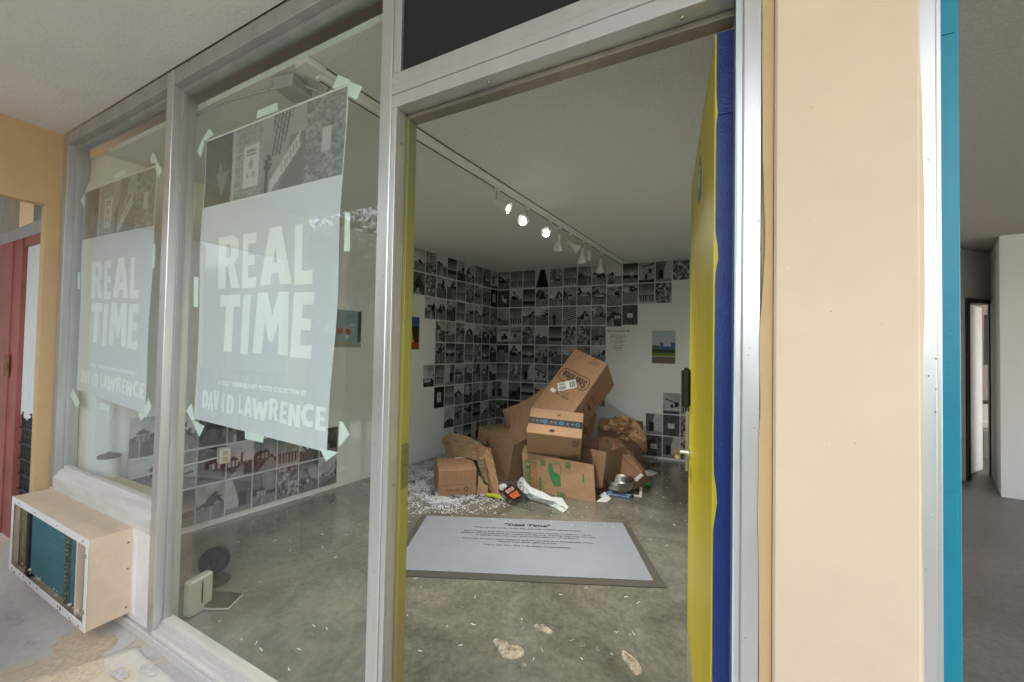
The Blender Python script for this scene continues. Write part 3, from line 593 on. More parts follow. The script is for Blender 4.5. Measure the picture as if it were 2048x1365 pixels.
# ================================================================== POSTERS
LET = {
'R': (1.05, [[(0, 0), (0, 1), (.7, 1), (.95, .9), (1, .72), (.95, .55), (.78, .46), (1.05, 0), (.66, 0), (.46, .42), (.40, .42), (.40, 0)], [(.40, .84), (.40, .58), (.55, .58), (.62, .66), (.62, .78), (.54, .84)]]),
'E': (.92, [[(0, 0), (0, 1), (.9, 1), (.88, .81), (.40, .81), (.40, .60), (.80, .60), (.80, .42), (.40, .42), (.40, .19), (.92, .20), (.92, 0)]]),
'A': (1.08, [[(0, 0), (.32, 1), (.72, 1), (1.08, 0), (.70, 0), (.64, .2), (.42, .2), (.38, 0)], [(.47, .38), (.60, .38), (.535, .68)]]),
'L': (.95, [[(0, 0), (0, 1), (.42, 1), (.42, .22), (.95, .23), (.95, 0)]]),
'T': (1.0, [[(.28, 0), (.30, .79), (0, .79), (0, 1), (1, 1), (1, .79), (.70, .79), (.70, 0)]]),
'I': (.42, [[(0, 0), (.02, 1), (.42, 1), (.40, 0)]]),
'M': (1.36, [[(0, 0), (.10, 1), (.48, 1), (.68, .62), (.88, 1), (1.26, 1), (1.36, 0), (.98, 0), (.94, .52), (.76, .20), (.60, .20), (.42, .52), (.38, 0)]]),
'V': (1.0, [[(0, 1), (.32, 0), (.70, 0), (1, 1), (.64, 1), (.51, .36), (.38, 1)]]),
'D': (.95, [[(0, 0), (0, 1), (.55, 1), (.85, .85), (.95, .5), (.85, .15), (.55, 0)], [(.38, .22), (.38, .78), (.5, .76), (.58, .5), (.5, .24)]]),
'W': (1.42, [[(0, 1), (.25, 0), (.60, 0), (.71, .45), (.82, 0), (1.17, 0), (1.42, 1), (1.07, 1), (.98, .5), (.88, .88), (.56, .88), (.46, .5), (.36, 1)]]),
'N': (1.0, [[(0, 0), (0, 1), (.40, 1), (.64, .5), (.64, 1), (1, 1), (1, 0), (.62, 0), (.37, .5), (.37, 0)]]),
'C': (.95, [[(.93, .97), (.6, 1.02), (.22, .92), (0, .5), (.22, .08), (.6, -.02), (.95, .05), (.92, .30), (.62, .22), (.46, .32), (.40, .5), (.46, .68), (.62, .78), (.9, .72)]])}
def poster_img(us, vs):
    r = np.random.default_rng(5); U, V = np.meshgrid(us, vs); V = V/V.max(); nx, ny = len(us), len(vs)
    g = .22+.10*vnoise(nx, ny, 20, 12, r)
    a = U < .235; g = np.where(a, .085+.05*V+.03*vnoise(nx, ny, 40, 20, r), g)
    arrow = (np.abs(U-.135) < .028*np.clip((V-.35)*3, 0, 1)*(V < .62)) | ((V > .55) & (V < .9) & (np.abs(U-.135-.02) < (.9-V)*.16))
    g = np.where(a & arrow, .24, g); g = np.where((U >= .235) & (U < .262), .42, g)
    b = (U >= .262) & (U < .47); row = np.floor(V*11); fx = (U*13+.5*(row % 2)) % 1; fy = (V*11) % 1
    g = np.where(b, np.where((fx < .12) | (fy < .16), .36, .24+.07*vnoise(nx, ny, 60, 30, r)), g)
    pp = (U > .325) & (U < .445) & (V > .30) & (V < .86); g = np.where(pp, .52, g)
    g = np.where((U > .345) & (U < .42) & ((np.abs(V-.38) < .018) | (np.abs(V-.43) < .012)), .25, g)
    g = np.where(((U-.385)**2/.0003+(V-.56)**2/.004 < 1), .30, g); g = np.where(pp & (np.abs(V-.70) < .035) & ((np.abs(U-.36) < .007) | (np.abs(U-.41) < .007)), .3, g)
    c = (U >= .47) & (U < .765); g = np.where(c, .33-.10*V+.04*vnoise(nx, ny, 8, 6, r), g)
    fr = (np.abs(U-.62+(V*.09)) < .07*(1-V)) & (np.sin(U*260+V*20) > -.2) & (V < .55); g = np.where(c & fr, .14, g)
    bld = c & (U > .60+.10*(1-V)) & (V > .35); g = np.where(bld, .20, g)
    sg = c & (np.abs((V-.93)+(U-.54)*2.6) < .085+.10*(U-.54)) & (U > .53) & (U < .735); g = np.where(sg, .50, g)
    g = np.where(sg & (np.abs((V-.93)+(U-.54)*2.6) < .055) & (np.sin(U*330) > .35) & (U > .60), .2, g)
    pt = c & (np.abs(U-.51) < .007) & (V > .62); pc = c & ((U-.512)**2/.0008+(V-.62)**2/.012 < 1) & (vnoise(nx, ny, 80, 40, r) > .35); g = np.where(pt | pc, .10, g)
    d = U >= .765; g = np.where(d, .16+.28*vnoise(nx, ny, 70, 40, r)*vnoise(nx, ny, 30, 16, r)**.5, g)
    g = np.where((U > .862) & (U < .918) & (V > .40) & (V < .68), .46, g)
    return g*1.05
def make_poster(corners, label, tapes, seed):
    TL, TR, BR, BL = [np.array(c) for c in corners]
    def pm(u, v, off=0.0):
        p = (1-v)*((1-u)*TL+u*TR)+v*((1-u)*BL+u*BR)
        wl = .014*math.sin(v*9.5+seed)*math.exp(-((v-.28)/.25)**2)-.008*math.sin(v*7)
        wr = .010*math.sin(v*11+2*seed)*v*(1-v)*3
        p = p+np.array([wl*(1-u)+wr*u, 0]); y = .0585+.0022*math.sin(u*5+seed)*math.sin(v*6+1)
        return (p[0], y-off, p[1])
    root = empty('poster', (float(TL[0]+TR[0])/2, .06, float(BL[1])), label, 'poster', 'REAL TIME posters taped inside the windows')
    us = np.linspace(0, 1, 25); vs = np.linspace(.245, 1, 40); mb = MB()
    mb.add([pm(u, v) for v in vs for u in us], [(j*25+i, (j+1)*25+i, (j+1)*25+i+1, j*25+i+1) for j in range(39) for i in range(24)])
    mb.build('sheet', M_poster, root, smooth=True)
    us2 = np.linspace(.006, .994, 150); vs2 = np.linspace(.006, .245, 70)
    raster('photo_strip', us2, vs2, lambda a, b: poster_img(a, b/.245), lambda u, v: pm(u, v, .0006), root)
    mb = MB(); mb.add([pm(u, v) for v in np.linspace(0, .25, 12) for u in us], [(j*25+i, (j+1)*25+i, (j+1)*25+i+1, j*25+i+1) for j in range(11) for i in range(24)]); mb.build('paper_margin', M_paper, root, smooth=True)
    def word(letters, v0, v1, name, slope=0.0):
        mb = MB()
        for k, (chh, a, b) in enumerate(letters):
            wd, ol = LET[chh]; dj = .004*math.sin(k*2.1)
            # densify the outline a little so it follows the sheet
            poly_on(mb, ol, lambda x, y: pm(a+(b-a)*x/wd, (v1+dj+slope*a)-(v1-v0)*y, .0016))
        return mb.build(name, M_letter, root)
    word([('R', .17, .352), ('E', .368, .476), ('A', .500, .722), ('L', .735, .850)], .362, .540, 'lettering')
    word([('T', .190, .357), ('I', .376, .440), ('M', .470, .722), ('E', .737, .870)], .562, .752, 'lettering')
    L = [('D', 90, 130), ('A', 128, 166), ('V', 163, 203), ('I', 222, 236), ('D', 252, 298), ('L', 325, 352), ('A', 355, 410), ('W', 400, 495), ('R', 498, 548), ('E', 556, 592), ('N', 598, 656), ('C', 658, 718), ('E', 728, 773)]
    word([(c, .07+(a-88)/687*.92, .07+(b-88)/687*.92) for c, a, b in L], .892, .956, 'lettering', -.012)
    mb = MB(); text_on(mb, 'A FULLY VERIFIABLE NFT PHOTO COLLECTION BY', lambda x, y: pm(.205+x, .866-.012*x-y, .0018), w=.66, h=.0165, bold=.07, align='l'); mb.build('lettering', M_letter, root)
    for tp in tapes:
        P = [onY(a, b, .0545) for a, b in tp]
        mb = MB(); mb.panel(P, .0006); o = mb.build('tape', M_tapeg, root)
    return root
make_poster([(-2.14, 2.369), (-1.166, 2.360), (-1.229, 1.0), (-2.153, 1.033)], 'large REAL TIME poster taped in the window beside the door', [
    [(419, 257), (427, 270), (410, 283), (404, 280)], [(404, 280), (409, 286), (401, 316), (395, 303)], [(515, 222), (555, 205), (555, 222), (513, 238)],
    [(676, 150), (700, 160), (697, 169), (664, 178)], [(697, 162), (725, 174), (713, 200), (697, 192)], [(690, 428), (700, 426), (700, 503), (688, 503)],
    [(388, 554), (397, 555), (396, 615), (387, 614)], [(383, 807), (390, 838), (387, 848), (373, 823)], [(386, 840), (409, 853), (399, 874), (388, 852)],
    [(490, 862), (528, 871), (526, 886), (490, 878)], [(679, 843), (686, 845), (699, 869), (677, 896)], [(639, 897), (676, 905), (652, 923)]], .5)
make_poster([(-3.577, 2.362), (-2.618, 2.345), (-2.65, 1.011), (-3.579, 1.078)], 'REAL TIME poster taped in the far left window over the air conditioner', [
    [(178, 364), (184, 378), (170, 385)], [(168, 388), (169, 415), (161, 403)], [(231, 348), (251, 340), (251, 350), (229, 358)], [(307, 304), (315, 322), (304, 329), (300, 318)],
    [(311, 320), (325, 340), (317, 356), (312, 342)], [(306, 489), (311, 488), (309, 537), (303, 537)], [(156, 545), (161, 544), (160, 578), (155, 579)], [(146, 777), (160, 806), (154, 818), (141, 792)],
    [(200, 806), (219, 811), (217, 822), (199, 819)], [(297, 796), (303, 814), (291, 838), (288, 822)], [(276, 826), (292, 828), (282, 844)]], 1.7)
# ================================================================== PHOTO PRINTS
def fbm(nx, ny, f, r, o=4):
    g = np.zeros((ny, nx)); t = 0
    for k in range(o): g += vnoise(nx, ny, min(f*2**k, nx), min(f*2**k*1.2, ny), r)*.6**k; t += .6**k
    return g/t
def photo_img(kind, nx, ny, r):
    X, Y = np.meshgrid(np.linspace(0, 1, nx), np.linspace(0, 1, ny))   # Y down
    h = r.uniform(.42, .72); n = fbm(nx, ny, r.uniform(3, 7), r); n = (n-n.min())/(n.max()-n.min()); n2 = fbm(nx, ny, 9, r, 2)
    s0 = r.uniform(.12, .50); g = s0+r.uniform(-.12, .28)*(Y/h)+.28*(fbm(nx, ny, 2.5, r, 3)-.5)
    gr = r.uniform(.07, .26)+.16*(n2-.5)+r.uniform(-.05, .1)*(Y-h); low = Y > h+r.uniform(-.12, .12)*(X-.5)
    def tri(x0, x1, y0, y1): return (Y > y0+(y1-y0)*np.abs(X-(x0+x1)/2)/((x1-x0)/2)) & (Y < y1)
    if kind in ('trees', 'street', 'car', 'road'):
        c = r.uniform(0, 1); spread = r.uniform(.25, .6); env = 1-np.clip(np.abs(X-c)/spread, 0, 1)*.8; top = h-env*r.uniform(.2, .55)-.15*(n-.5)
        tree = (Y > top) & (Y < h+.03) & (n2 > .36); g = np.where(tree, .015+.10*n2*n, g)
        g = np.where(low, gr, g)
        if r.random() < .5: px_ = r.uniform(.1, .9); g = np.where((np.abs(X-px_) < .025) & (Y > r.uniform(.05, .3)) & (Y < h+.1), .03, g)
        if kind in ('road', 'street'): v = r.uniform(.2, .8); g = np.where(low & (np.abs(X-v-(Y-h)*r.uniform(-.8, .8)) < (Y-h)*r.uniform(.5, 1.1)+.02), r.uniform(.14, .30), g); g = np.where(low & (np.abs(X-v) < .01+(Y-h)*.04) & (r.random() < .5), .5, g)
        if kind == 'street':
            hx = r.uniform(0, .6); b = (X > hx) & (X < hx+.38) & (Y > h-.14) & (Y < h+.04); g = np.where(b, r.uniform(.25, .5), g); g = np.where(tri(hx-.05, hx+.43, h-.26, h-.13), .06, g); g = np.where(b & (np.sin(X*40) > .6), .05, g)
        if kind == 'car':
            cx = r.uniform(.35, .65); w_ = r.uniform(.18, .28); t_ = r.choice([.04, .45]); g = np.where((np.abs(X-cx) < w_) & (np.abs(Y-h-.03) < .055), t_, g); g = np.where((np.abs(X-cx) < w_*.6) & (np.abs(Y-h+.05) < .05), t_*.6, g); g = np.where((np.abs(X-cx) < w_) & (np.abs(Y-h-.10) < .02), .015, g)
        if kind == 'trees': g = np.where((n > .62) & (Y < h), .30+.25*n2, g)
    elif kind == 'building':
        x0 = r.uniform(-.1, .3); sl = r.uniform(-.3, .3); b = (X > x0) & (Y > .22+sl*X) & (Y < .88); g = np.where(b, r.uniform(.18, .5)+.1*(n2-.5), g)
        for _ in range(r.integers(1, 4)): wx, wy = r.uniform(x0+.1, .85), r.uniform(.4, .7); g = np.where((np.abs(X-wx) < .08) & (np.abs(Y-wy) < r.uniform(.06, .15)), .03, g)
        g = np.where(Y >= .85, gr, g); g = np.where(b & (np.abs(Y-.25-sl*X) < .03), .04, g)
    elif kind == 'horizon':
        g = .05+r.uniform(.2, .4)*np.abs(Y/h)**1.5; g = np.where(Y > h, .02+.05*n, g); g = np.where(Y > h+.18, .22+.1*(n2-.5), g); g = g+.4*np.exp(-((X-.6)**2+(Y-h)**2)/.01)*(r.random() < .3)
    elif kind == 'texture': g = .03+.55*n2*n2*1.3
    elif kind == 'fence': g = np.where((Y > .6) & (np.sin(X*45) > 0) & (Y < .9), .03, .12+.30*Y+.1*(n-.5)); g = np.where((np.abs(Y-.6) < .02), .03, g)
    elif kind == 'room': q = r.uniform(.5, .8); g = np.where(X+Y*.4 > q, .42, .16)+.1*(n-.5); g = np.where((np.abs(X-.35) < .14) & (Y > .4), .04, g); g = np.where(Y > .85, .25, g)
    elif kind == 'arrow':
        g = .09+.02*n; g = np.where((np.abs(X-.45-(Y-.5)*.25) < .06) & (Y > .3) & (Y < .62), .5, g); g = np.where((Y > .5) & (Y < .8) & (np.abs(X-.52-(Y-.5)*.5) < (.8-Y)*.75), .5, g)
    elif kind == 'figure':
        g = .26-.05*Y+.03*n; g = np.where((np.abs(X-.42) < .13) & (Y > .48) & (Y < .68) | (np.abs(X-.42) < .08) & (Y > .6) | ((X-.42)**2/.003+(Y-.42)**2/.003 < 1), .02, g)
    elif kind == 'sign': g = np.where(np.abs(Y % .2-.1) < .09, .025, .07)+.02*n; g = np.where((np.abs(X-.5) < .2) & (np.abs(Y-.5) < .22), .52, g); g = np.where((np.abs(X-.5) < .12) & (np.sin(Y*60) > .5) & (np.abs(Y-.5) < .17), .15, g)
    elif kind == 'apartments': g = np.where(((Y+.15*X)*9 % 1) < .45, .42, .06); g = np.where(Y > .7, .22+.1*n, g)
    elif kind == 'notice': g = .10+.12*(n2-.3); g = np.where((np.abs(X-.5) < .2) & (np.abs(Y-.52) < .11), .50, g); g = np.where((np.abs(Y-.25) < .02) & (X < .6), .04, g)
    elif kind == 'deck': g = np.where(np.abs(X-.5) < .15+.35*Y, .025, .45-.1*n)
    g = np.clip(g, .005, .7)**1.35*1.45*(.85+.3*r.random((ny, nx))); return np.clip(g, .008, .58)
KINDS = ['trees', 'street', 'road', 'car', 'building', 'horizon', 'texture', 'trees', 'street', 'fence', 'room', 'trees', 'street']
KWORD = dict(trees='tree', street='street', road='road', car='parked car', building='building', horizon='horizon', texture='foliage', fence='fence', room='room', arrow='white arrow', figure='standing figure', sign='white sign', apartments='apartment block', notice='small notice', deck='dark wedge')
ORD = ['first', 'second', 'third', 'fourth', 'fifth', 'sixth', 'seventh', 'eighth', 'ninth', 'tenth', 'eleventh', 'twelfth', 'thirteenth', 'fourteenth', 'fifteenth']
gl = lambda n: np.array([0, .014, .016]+list(np.linspace(.03, .97, n))+[.984, .986, 1.0])
def print_sheet(wd, s0, s1, z0, z1, kind, label, group, seed, nrm2, tilt=0.0, off=.004, imgfn=None, name='photo_print', cat='photo print', res=(26, 34)):
    r = np.random.default_rng(seed); us, vs = gl(res[0]), gl(res[1]); cx, cz = (s0+s1)/2, (z0+z1)/2
    curl = r.uniform(-1, 1)*.004
    def mp(u, v):
        a, b = s0+(s1-s0)*u-cx, z1-(z1-z0)*v-cz; a, b = a*math.cos(tilt)-b*math.sin(tilt)+cx, a*math.sin(tilt)+b*math.cos(tilt)+cz
        p = COR+wd*a+nrm2*(off+max(0, curl)*(2*v-1)**2+.002*(2*u-1)**2*(curl < 0)); return (p[0], p[1], b)
    def cf(us, vs):
        c = np.full((len(vs), len(us), 3), .62)
        g = imgfn(len(us)-4, len(vs)-4, r) if imgfn else photo_img(kind, len(us)-4, len(vs)-4, r)
        if g.ndim == 2: g = np.repeat(g[:, :, None], 3, 2)
        c[2:-2, 2:-2] = g; return c
    return raster(name, us, vs, cf, mp, None, label=label, cat=cat, group=group, origin=None)
NB = np.array([BD[1], -BD[0]]); NL = np.array([-LD[1], LD[0]])   # into the room
NL = NL if NL[0] > 0 else -NL
rp_ = random.Random(3); seed = 100
SPEC_B = {(1, 0): 'arrow', (2, 4): 'figure', (2, 5): 'apartments', (2, 9): 'notice', (0, 3): 'deck', (0, 5): 'fence', (0, 9): 'horizon', (1, 6): 'car', (1, 11): 'texture', (2, 2): 'road', (4, 1): 'car', (4, 2): 'horizon', (3, 1): 'building', (0, 10): 'building', (0, 11): 'room', (1, 9): 'trees', (1, 10): 'fence', (5, 2): 'room', (5, 3): 'building'}
NROW = [13, 12, 10, 8, 8, 8, 8, 6, 6]
cols_b = [-.003+.2088*k for k in range(14)]
for i, nc in enumerate(NROW):
    for c in range(nc):
        k = SPEC_B.get((i, c)) or rp_.choice(KINDS); dz = -.022 if c == 8 and i > 0 else (.012 if c == 12 else 0); dz += rp_.uniform(-.002, .002); seed += 1
        print_sheet(BD, cols_b[c]+.002, cols_b[c+1]-.003, CEIL-(i+1)*ROWH+.003+dz, CEIL-i*ROWH-.004+min(dz, 0), k, f'grey {KWORD[k]} print on back wall, {ORD[i]} row from ceiling, {ORD[c]} from corner', 'black and white prints on the back wall', seed, NB, rp_.uniform(-.006, .006))
NROWL = [(0, 10), (0, 10), (0, 8), (0, 7), (0, 7), (0, 8), (0, 7), (0, 6), (0, 5)]
cols_l = [.012+.1875*k for k in range(12)]
SPEC_L = {(1, 0): 'sign', (6, 6): 'sign', (0, 5): 'horizon', (1, 7): 'texture', (1, 8): 'road', (5, 7): 'car', (0, 8): 'trees', (0, 9): 'building'}
for i, (a, b) in enumerate(NROWL):
    for c in range(a, b):
        k = SPEC_L.get((i, c)) or rp_.choice(KINDS); seed += 1; hh = 8 <= i
        print_sheet(LD, cols_l[c]+.002, cols_l[c+1]-.003, CEIL-(i+1)*ROWH+.003, CEIL-i*ROWH-.004, k, f'grey {KWORD[k]} print on left wall, {ORD[i]} row from ceiling, {ORD[c]} from corner', 'black and white prints on the left wall', seed, NL, rp_.uniform(-.008, .008))
# low group near the window on the left wall
for i in range(3):
    for c in range(8):
        if (i, c) in ((2, 0), (2, 1)): continue
        k = rp_.choice(KINDS); seed += 1; s0 = 2.602+.186*c
        print_sheet(LD, s0+.002, s0+.183, .045+i*ROWH, .045+(i+1)*ROWH-.007, k, f'grey {KWORD[k]} print low left near the window, {ORD[i]} row up, {ORD[c]} along', 'black and white prints low on the left wall', seed, NL, rp_.uniform(-.01, .01))
# low group on the back wall, right
LOWR = {0: [1.99, 2.198, 2.407, 2.616, 2.825], 1: [2.198, 2.407, 2.616, 2.825], 2: [2.407, 2.616, 2.825], 3: [2.625]}
SR = {(0, 1): 'notice', (0, 2): 'room', (1, 0): 'room', (1, 1): 'notice', (2, 0): 'building', (1, 2): 'texture'}
for i, cs in LOWR.items():
    for j, s0 in enumerate(cs):
        k = SR.get((i, j)) or rp_.choice(KINDS); seed += 1
        print_sheet(BD, s0, s0+.2035, .025+i*ROWH, .025+(i+1)*ROWH-.006, k, f'grey {KWORD[k]} print low by the yellow door, {ORD[i]} row up, {ORD[j]} along', 'black and white prints low on the back wall', seed, NB, rp_.uniform(-.006, .006))
# colour photographs
def skyline(nx, ny, r):
    X, Y = np.meshgrid(np.linspace(0, 1, nx), np.linspace(0, 1, ny)); c = np.zeros((ny, nx, 3)); c[:] = (.42, .47, .50); 
    bl = (Y > .36) & (Y < .66) & ((np.abs(X-.42) < .08) | (np.abs(X-.9) < .1) | (Y > .48)) & (X > .33); c[bl] = (.06, .14, .27)
    c[(Y > .46) & (Y < .66) & (X <= .33)] = (.10, .13, .11); c[(Y > .58) & (Y < .68)] = (.04, .06, .04); c[(Y >= .68) & (Y < .76)] = (.16, .22, .04); c[(Y >= .76) & (Y < .80)] = (.45, .42, .38); c[Y >= .80] = (.16, .13, .11); return c
def temple(nx, ny, r):
    X, Y = np.meshgrid(np.linspace(0, 1, nx), np.linspace(0, 1, ny)); c = np.zeros((ny, nx, 3)); c[:] = (.05, .035, .02); c[Y < .3] = (.05, .10, .28); c[(Y < .4) & (X > .6)] = (.12, .25, .40)
    c[(Y > .45) & (np.sin(X*14+Y*5) > .7)] = (.5, .35, .08); c[(Y > .65) & (X+.5*Y > .9)] = (.5, .36, .05); c[Y > .78] = (.30, .09, .03); return c
def cups(nx, ny, r):
    X, Y = np.meshgrid(np.linspace(0, 1, nx), np.linspace(0, 1, ny)); c = np.zeros((ny, nx, 3)); c[:] = (.22, .34, .36); c[X < .12] = (.03, .05, .05); c[Y > .85] = (.30, .32, .27)
    for q in (.42, .68): c[(np.abs(X-q) < .08) & (np.abs(Y-.56) < .07)] = (.48, .04, .03); c[(np.abs(X-q) < .07) & (Y > .47) & (Y < .50)] = (.4, .3, .3)
    return c
print_sheet(BD, 2.262, 2.552, 1.235, 1.672, None, 'colour print of a blue city skyline over grass on the back wall', 'colour prints', 901, NB, .0, .003, skyline, 'colour_print', 'colour print', (26, 40))
print_sheet(LD, 1.585, 1.93, 1.36, 1.76, None, 'colour print with blue sky and orange ground on the left wall by the door post', 'colour prints', 902, NL, .0, .003, temple, 'colour_print', 'colour print', (26, 34))
print_sheet(LD, 2.375, 2.72, 1.375, 1.755, None, 'colour print with two red cups seen through the window glass', 'colour prints', 903, NL, .0, .003, cups, 'colour_print', 'colour print', (26, 34))
# typed sheet
ts = empty('text_sheet', tuple(COR+BD*1.83)+(1.21,), 'white typed sheet headed Real Time Print on the back wall', 'paper sheet')
def wp(s, z, off): p = COR+BD*s+NB*off; return (p[0], p[1], z)
MB().panel([wp(1.69, 1.215, .003), wp(1.975, 1.215, .003), wp(1.975, 1.715, .003), wp(1.69, 1.715, .003)], .0008).build('paper', M_paper, ts)
mb = MB()
for tx, z, hh in (('Real Time Photo OP', 1.655, .026), ('This is a photo opportunity', 1.60, .016), ('Please take your picture with the', 1.577, .016), ('display wall', 1.554, .016), ('Share it with us when posting', 1.52, .016), ('on the web page', 1.498, .016), ('Ask for your size', 1.462, .016), ('Scan the code', 1.44, .014), ('On the wall', 1.418, .014), ('Thank you', 1.396, .014)):
    text_on(mb, tx, lambda x, y: wp(1.832+x, z+y, .0045), h=hh, bold=.02)
mb.build('lettering', M_ink, ts)
for s, z, lab in ((1.727, .48, 'white outlet cover low on the left wall behind the door post'),):
    o = MB(); p = COR+LD*s+NL*.005; o.obox(p[0], p[1], z, Rz(math.atan2(LD[1], LD[0])), (.075, .008, .12), 0, .002); o.build('outlet_cover', M_white_plastic, label=lab, cat='outlet')
# surface outlet box seen through the window
q = COR+LD*3.56+NL*.035
ob = empty('outlet_box', (q[0], q[1], .52), 'pale surface outlet box with white cable low on the left wall', 'outlet')
MB().obox(q[0], q[1], .53, Rz(math.atan2(LD[1], LD[0])), (.075, .06, .12), 0, .006).build('body', M_white_plastic, ob)
q2 = COR+LD*3.56+NL*.067; mb = MB()
for z in (.505, .555): mb.obox(q2[0], q2[1], z, Rz(math.atan2(LD[1], LD[0])), (.03, .004, .03), 0, .001)
mb.build('socket', M_ledge, ob)
mb = MB(); pts = [COR+LD*(3.6+.06*k)+NL*(.03+.01*math.sin(k)) for k in range(9)]; mb.tube([(p[0], p[1], .52-.004*k) for k, p in enumerate(pts)], .006, 6); mb.build('cable', M_white_plastic, ob)
# ================================================================== TRACK LIGHTING
def tx(y): return -1.417+.136*(y-.689)
tr = empty('lighting_track', (tx(2.2), 2.2, 2.53), 'white ceiling lighting track running to the back wall', 'lighting track')
ta = math.atan2(1, .136); L0, L1 = .16, 4.27
mb = MB(); mb.obox(tx((L0+L1)/2), (L0+L1)/2, 2.576, Rz(ta), ((L1-L0)*1.009, .070, .022), 0, .002); mb.obox(tx((L0+L1)/2), (L0+L1)/2, 2.556, Rz(ta), ((L1-L0)*1.008, .036, .018), 0, .002); mb.build('rail', M_track, tr)
MB().obox(tx((L0+L1)/2)+.036, (L0+L1)/2, 2.585, Rz(ta), ((L1-L0)*1.0, .003, .006)).obox(tx((L0+L1)/2)-.0385, (L0+L1)/2, 2.583, Rz(ta), ((L1-L0)*1.0, .006, .010)).build('painted_shadow_line', M_black, tr)  # black strips paint the shadow lines along both edges of the rail
MB().obox(tx((L0+L1)/2)-.0190, (L0+L1)/2, 2.5575, Rz(ta), ((L1-L0)*1.0, .003, .012)).obox(tx((L0+L1)/2)-.008, (L0+L1)/2, 2.5467, Rz(ta), ((L1-L0)*1.0, .009, .002)).build('slot', M_black, tr)
MB().obox(tx(L0)-.0, L0-.03, 2.572, Rz(ta), (.09, .085, .03), 0, .006).build('end_feed', M_white_plastic, tr)
jb = empty('junction_box', (-1.63, .20, 2.50), 'grey metal junction box with cable beside the track end', 'junction box')
MB().obox(-1.66, .17, 2.555, Rz(.15), (.11, .11, .055), 0, .004).build('body', M_alu2, jb)
MB().tube([(-1.60, .19, 2.56), (-1.56, .22, 2.545), (-1.54, .25, 2.55), (-1.50, .24, 2.57)], .006, 8).tube([(-1.72, .15, 2.57), (-2.1, .11, 2.578), (-2.6, .115, 2.58)], .005, 6).build('cable', M_alu2, jb)
def frame_from(d):
    d = np.array(d, float); d /= np.linalg.norm(d); a = np.cross(d, [0, 0, 1]); a /= np.linalg.norm(a); return np.array([a, np.cross(d, a), d]).T
def spot(y, d, lit, label, cone=True, ln=.13, drop=.085, r=.043):
    x = tx(y)-.006; root = empty('track_spotlight', (x, y, 2.54), label, 'spotlight', 'spotlights on the ceiling track')
    MB().obox(x, y, 2.537, Rz(ta), (.055, .03, .022), 0, .003).build('adapter', M_white_plastic, root)
    jz = 2.53-drop; MB().tube([(x, y, 2.53), (x, y, jz)], .006, 8).build('stem', M_alu2, root)
    d = np.array(d, float); d /= np.linalg.norm(d); R = frame_from(d); c = np.array([x, y, jz])-d*.02
    hdm = MB()
    if cone: hdm.lathe(c, [(0, -.012), (.017, -.010), (.020, 0), (.021, ln*.35), (r*.8, ln*.75), (r, ln), (r-.003, ln+.002), (r-.005, ln-.004)], 20, R=R)
    else: hdm.lathe(c, [(0, -.01), (.014, -.008), (.016, 0), (.016, ln*.35), (.012, ln*.4)], 16, R=R)
    h = hdm.build('head', M_white_plastic, root, smooth=True)
    MB().lathe(np.array([x, y, jz]), [(0, -.008), (.010, -.008), (.010, .008), (0, .008)], 10, R=frame_from([1, .2, 0])).build('knuckle', M_alu2, root)
    if cone:
        MB().lathe(c, [(0, ln-.006), (r-.021, ln-.007)], 20, R=R).build('lamp_face', M_lit if lit else M_lampglass, h)
        MB().lathe(c, [(r-.0205, ln-.0075), (r-.010, ln-.012), (r-.0045, ln-.004)], 20, R=R).build('lamp_rim', M_lampglass, h)
    else:
        MB().lathe(c, [(.012, ln*.4), (.022, ln*.6), (.043, ln*.9), (.044, ln*1.05), (.030, ln*1.15), (0, ln*1.18)], 20, R=R).build('bulb', M_lampglass, h, smooth=True)
    if lit:
        pl = bpy.data.lights.new('spot_lamp', 'SPOT'); pl.energy = 15; pl.spot_size = math.radians(115); pl.spot_blend = 1.0; pl.color = (1, .97, .92); pl.shadow_soft_size = .03
        lo = bpy.data.objects.new('spot_lamp', pl); COL.objects.link(lo); lo.parent = root
        p = c+d*(ln+.01)-np.array([x, y, 2.54]); d = d+np.array([0, .5, -.9]); d /= np.linalg.norm(d); lo.location = p; lo.rotation_euler = (-Vector(d)).to_track_quat('Z', 'Y').to_euler()
toc = lambda y: CAM-np.array([tx(y), y, 2.45])
spot(1.47, (.92, .12, -.50), True, 'lit white cone spotlight nearest the door, seen side on')
spot(1.885, toc(1.885)+np.array([-1.0, .4, .2]), True, 'lit white spotlight facing the doorway, second along the track')
spot(2.262, toc(2.262)+np.array([-.9, .3, .2]), True, 'lit white spotlight facing the doorway, third along the track')
spot(2.45, (-.15, .2, -1), False, 'unlit round bulb spotlight hanging straight down after the lit ones', cone=False)
spot(2.68, (.8, .2, -.6), False, 'unlit cone spotlight tipped to the right, fifth along the track')
spot(3.0, (-.1, .1, -1), False, 'unlit bulb spotlight hanging down, sixth along the track', cone=False, drop=.09)
spot(3.15, (-.05, .5, -1), False, 'small unlit cone spotlight, seventh along the track', ln=.09, r=.026)
spot(3.52, (-.12, .1, -1), False, 'unlit bulb spotlight hanging closest to the back wall', cone=False, drop=.10, ln=.13)
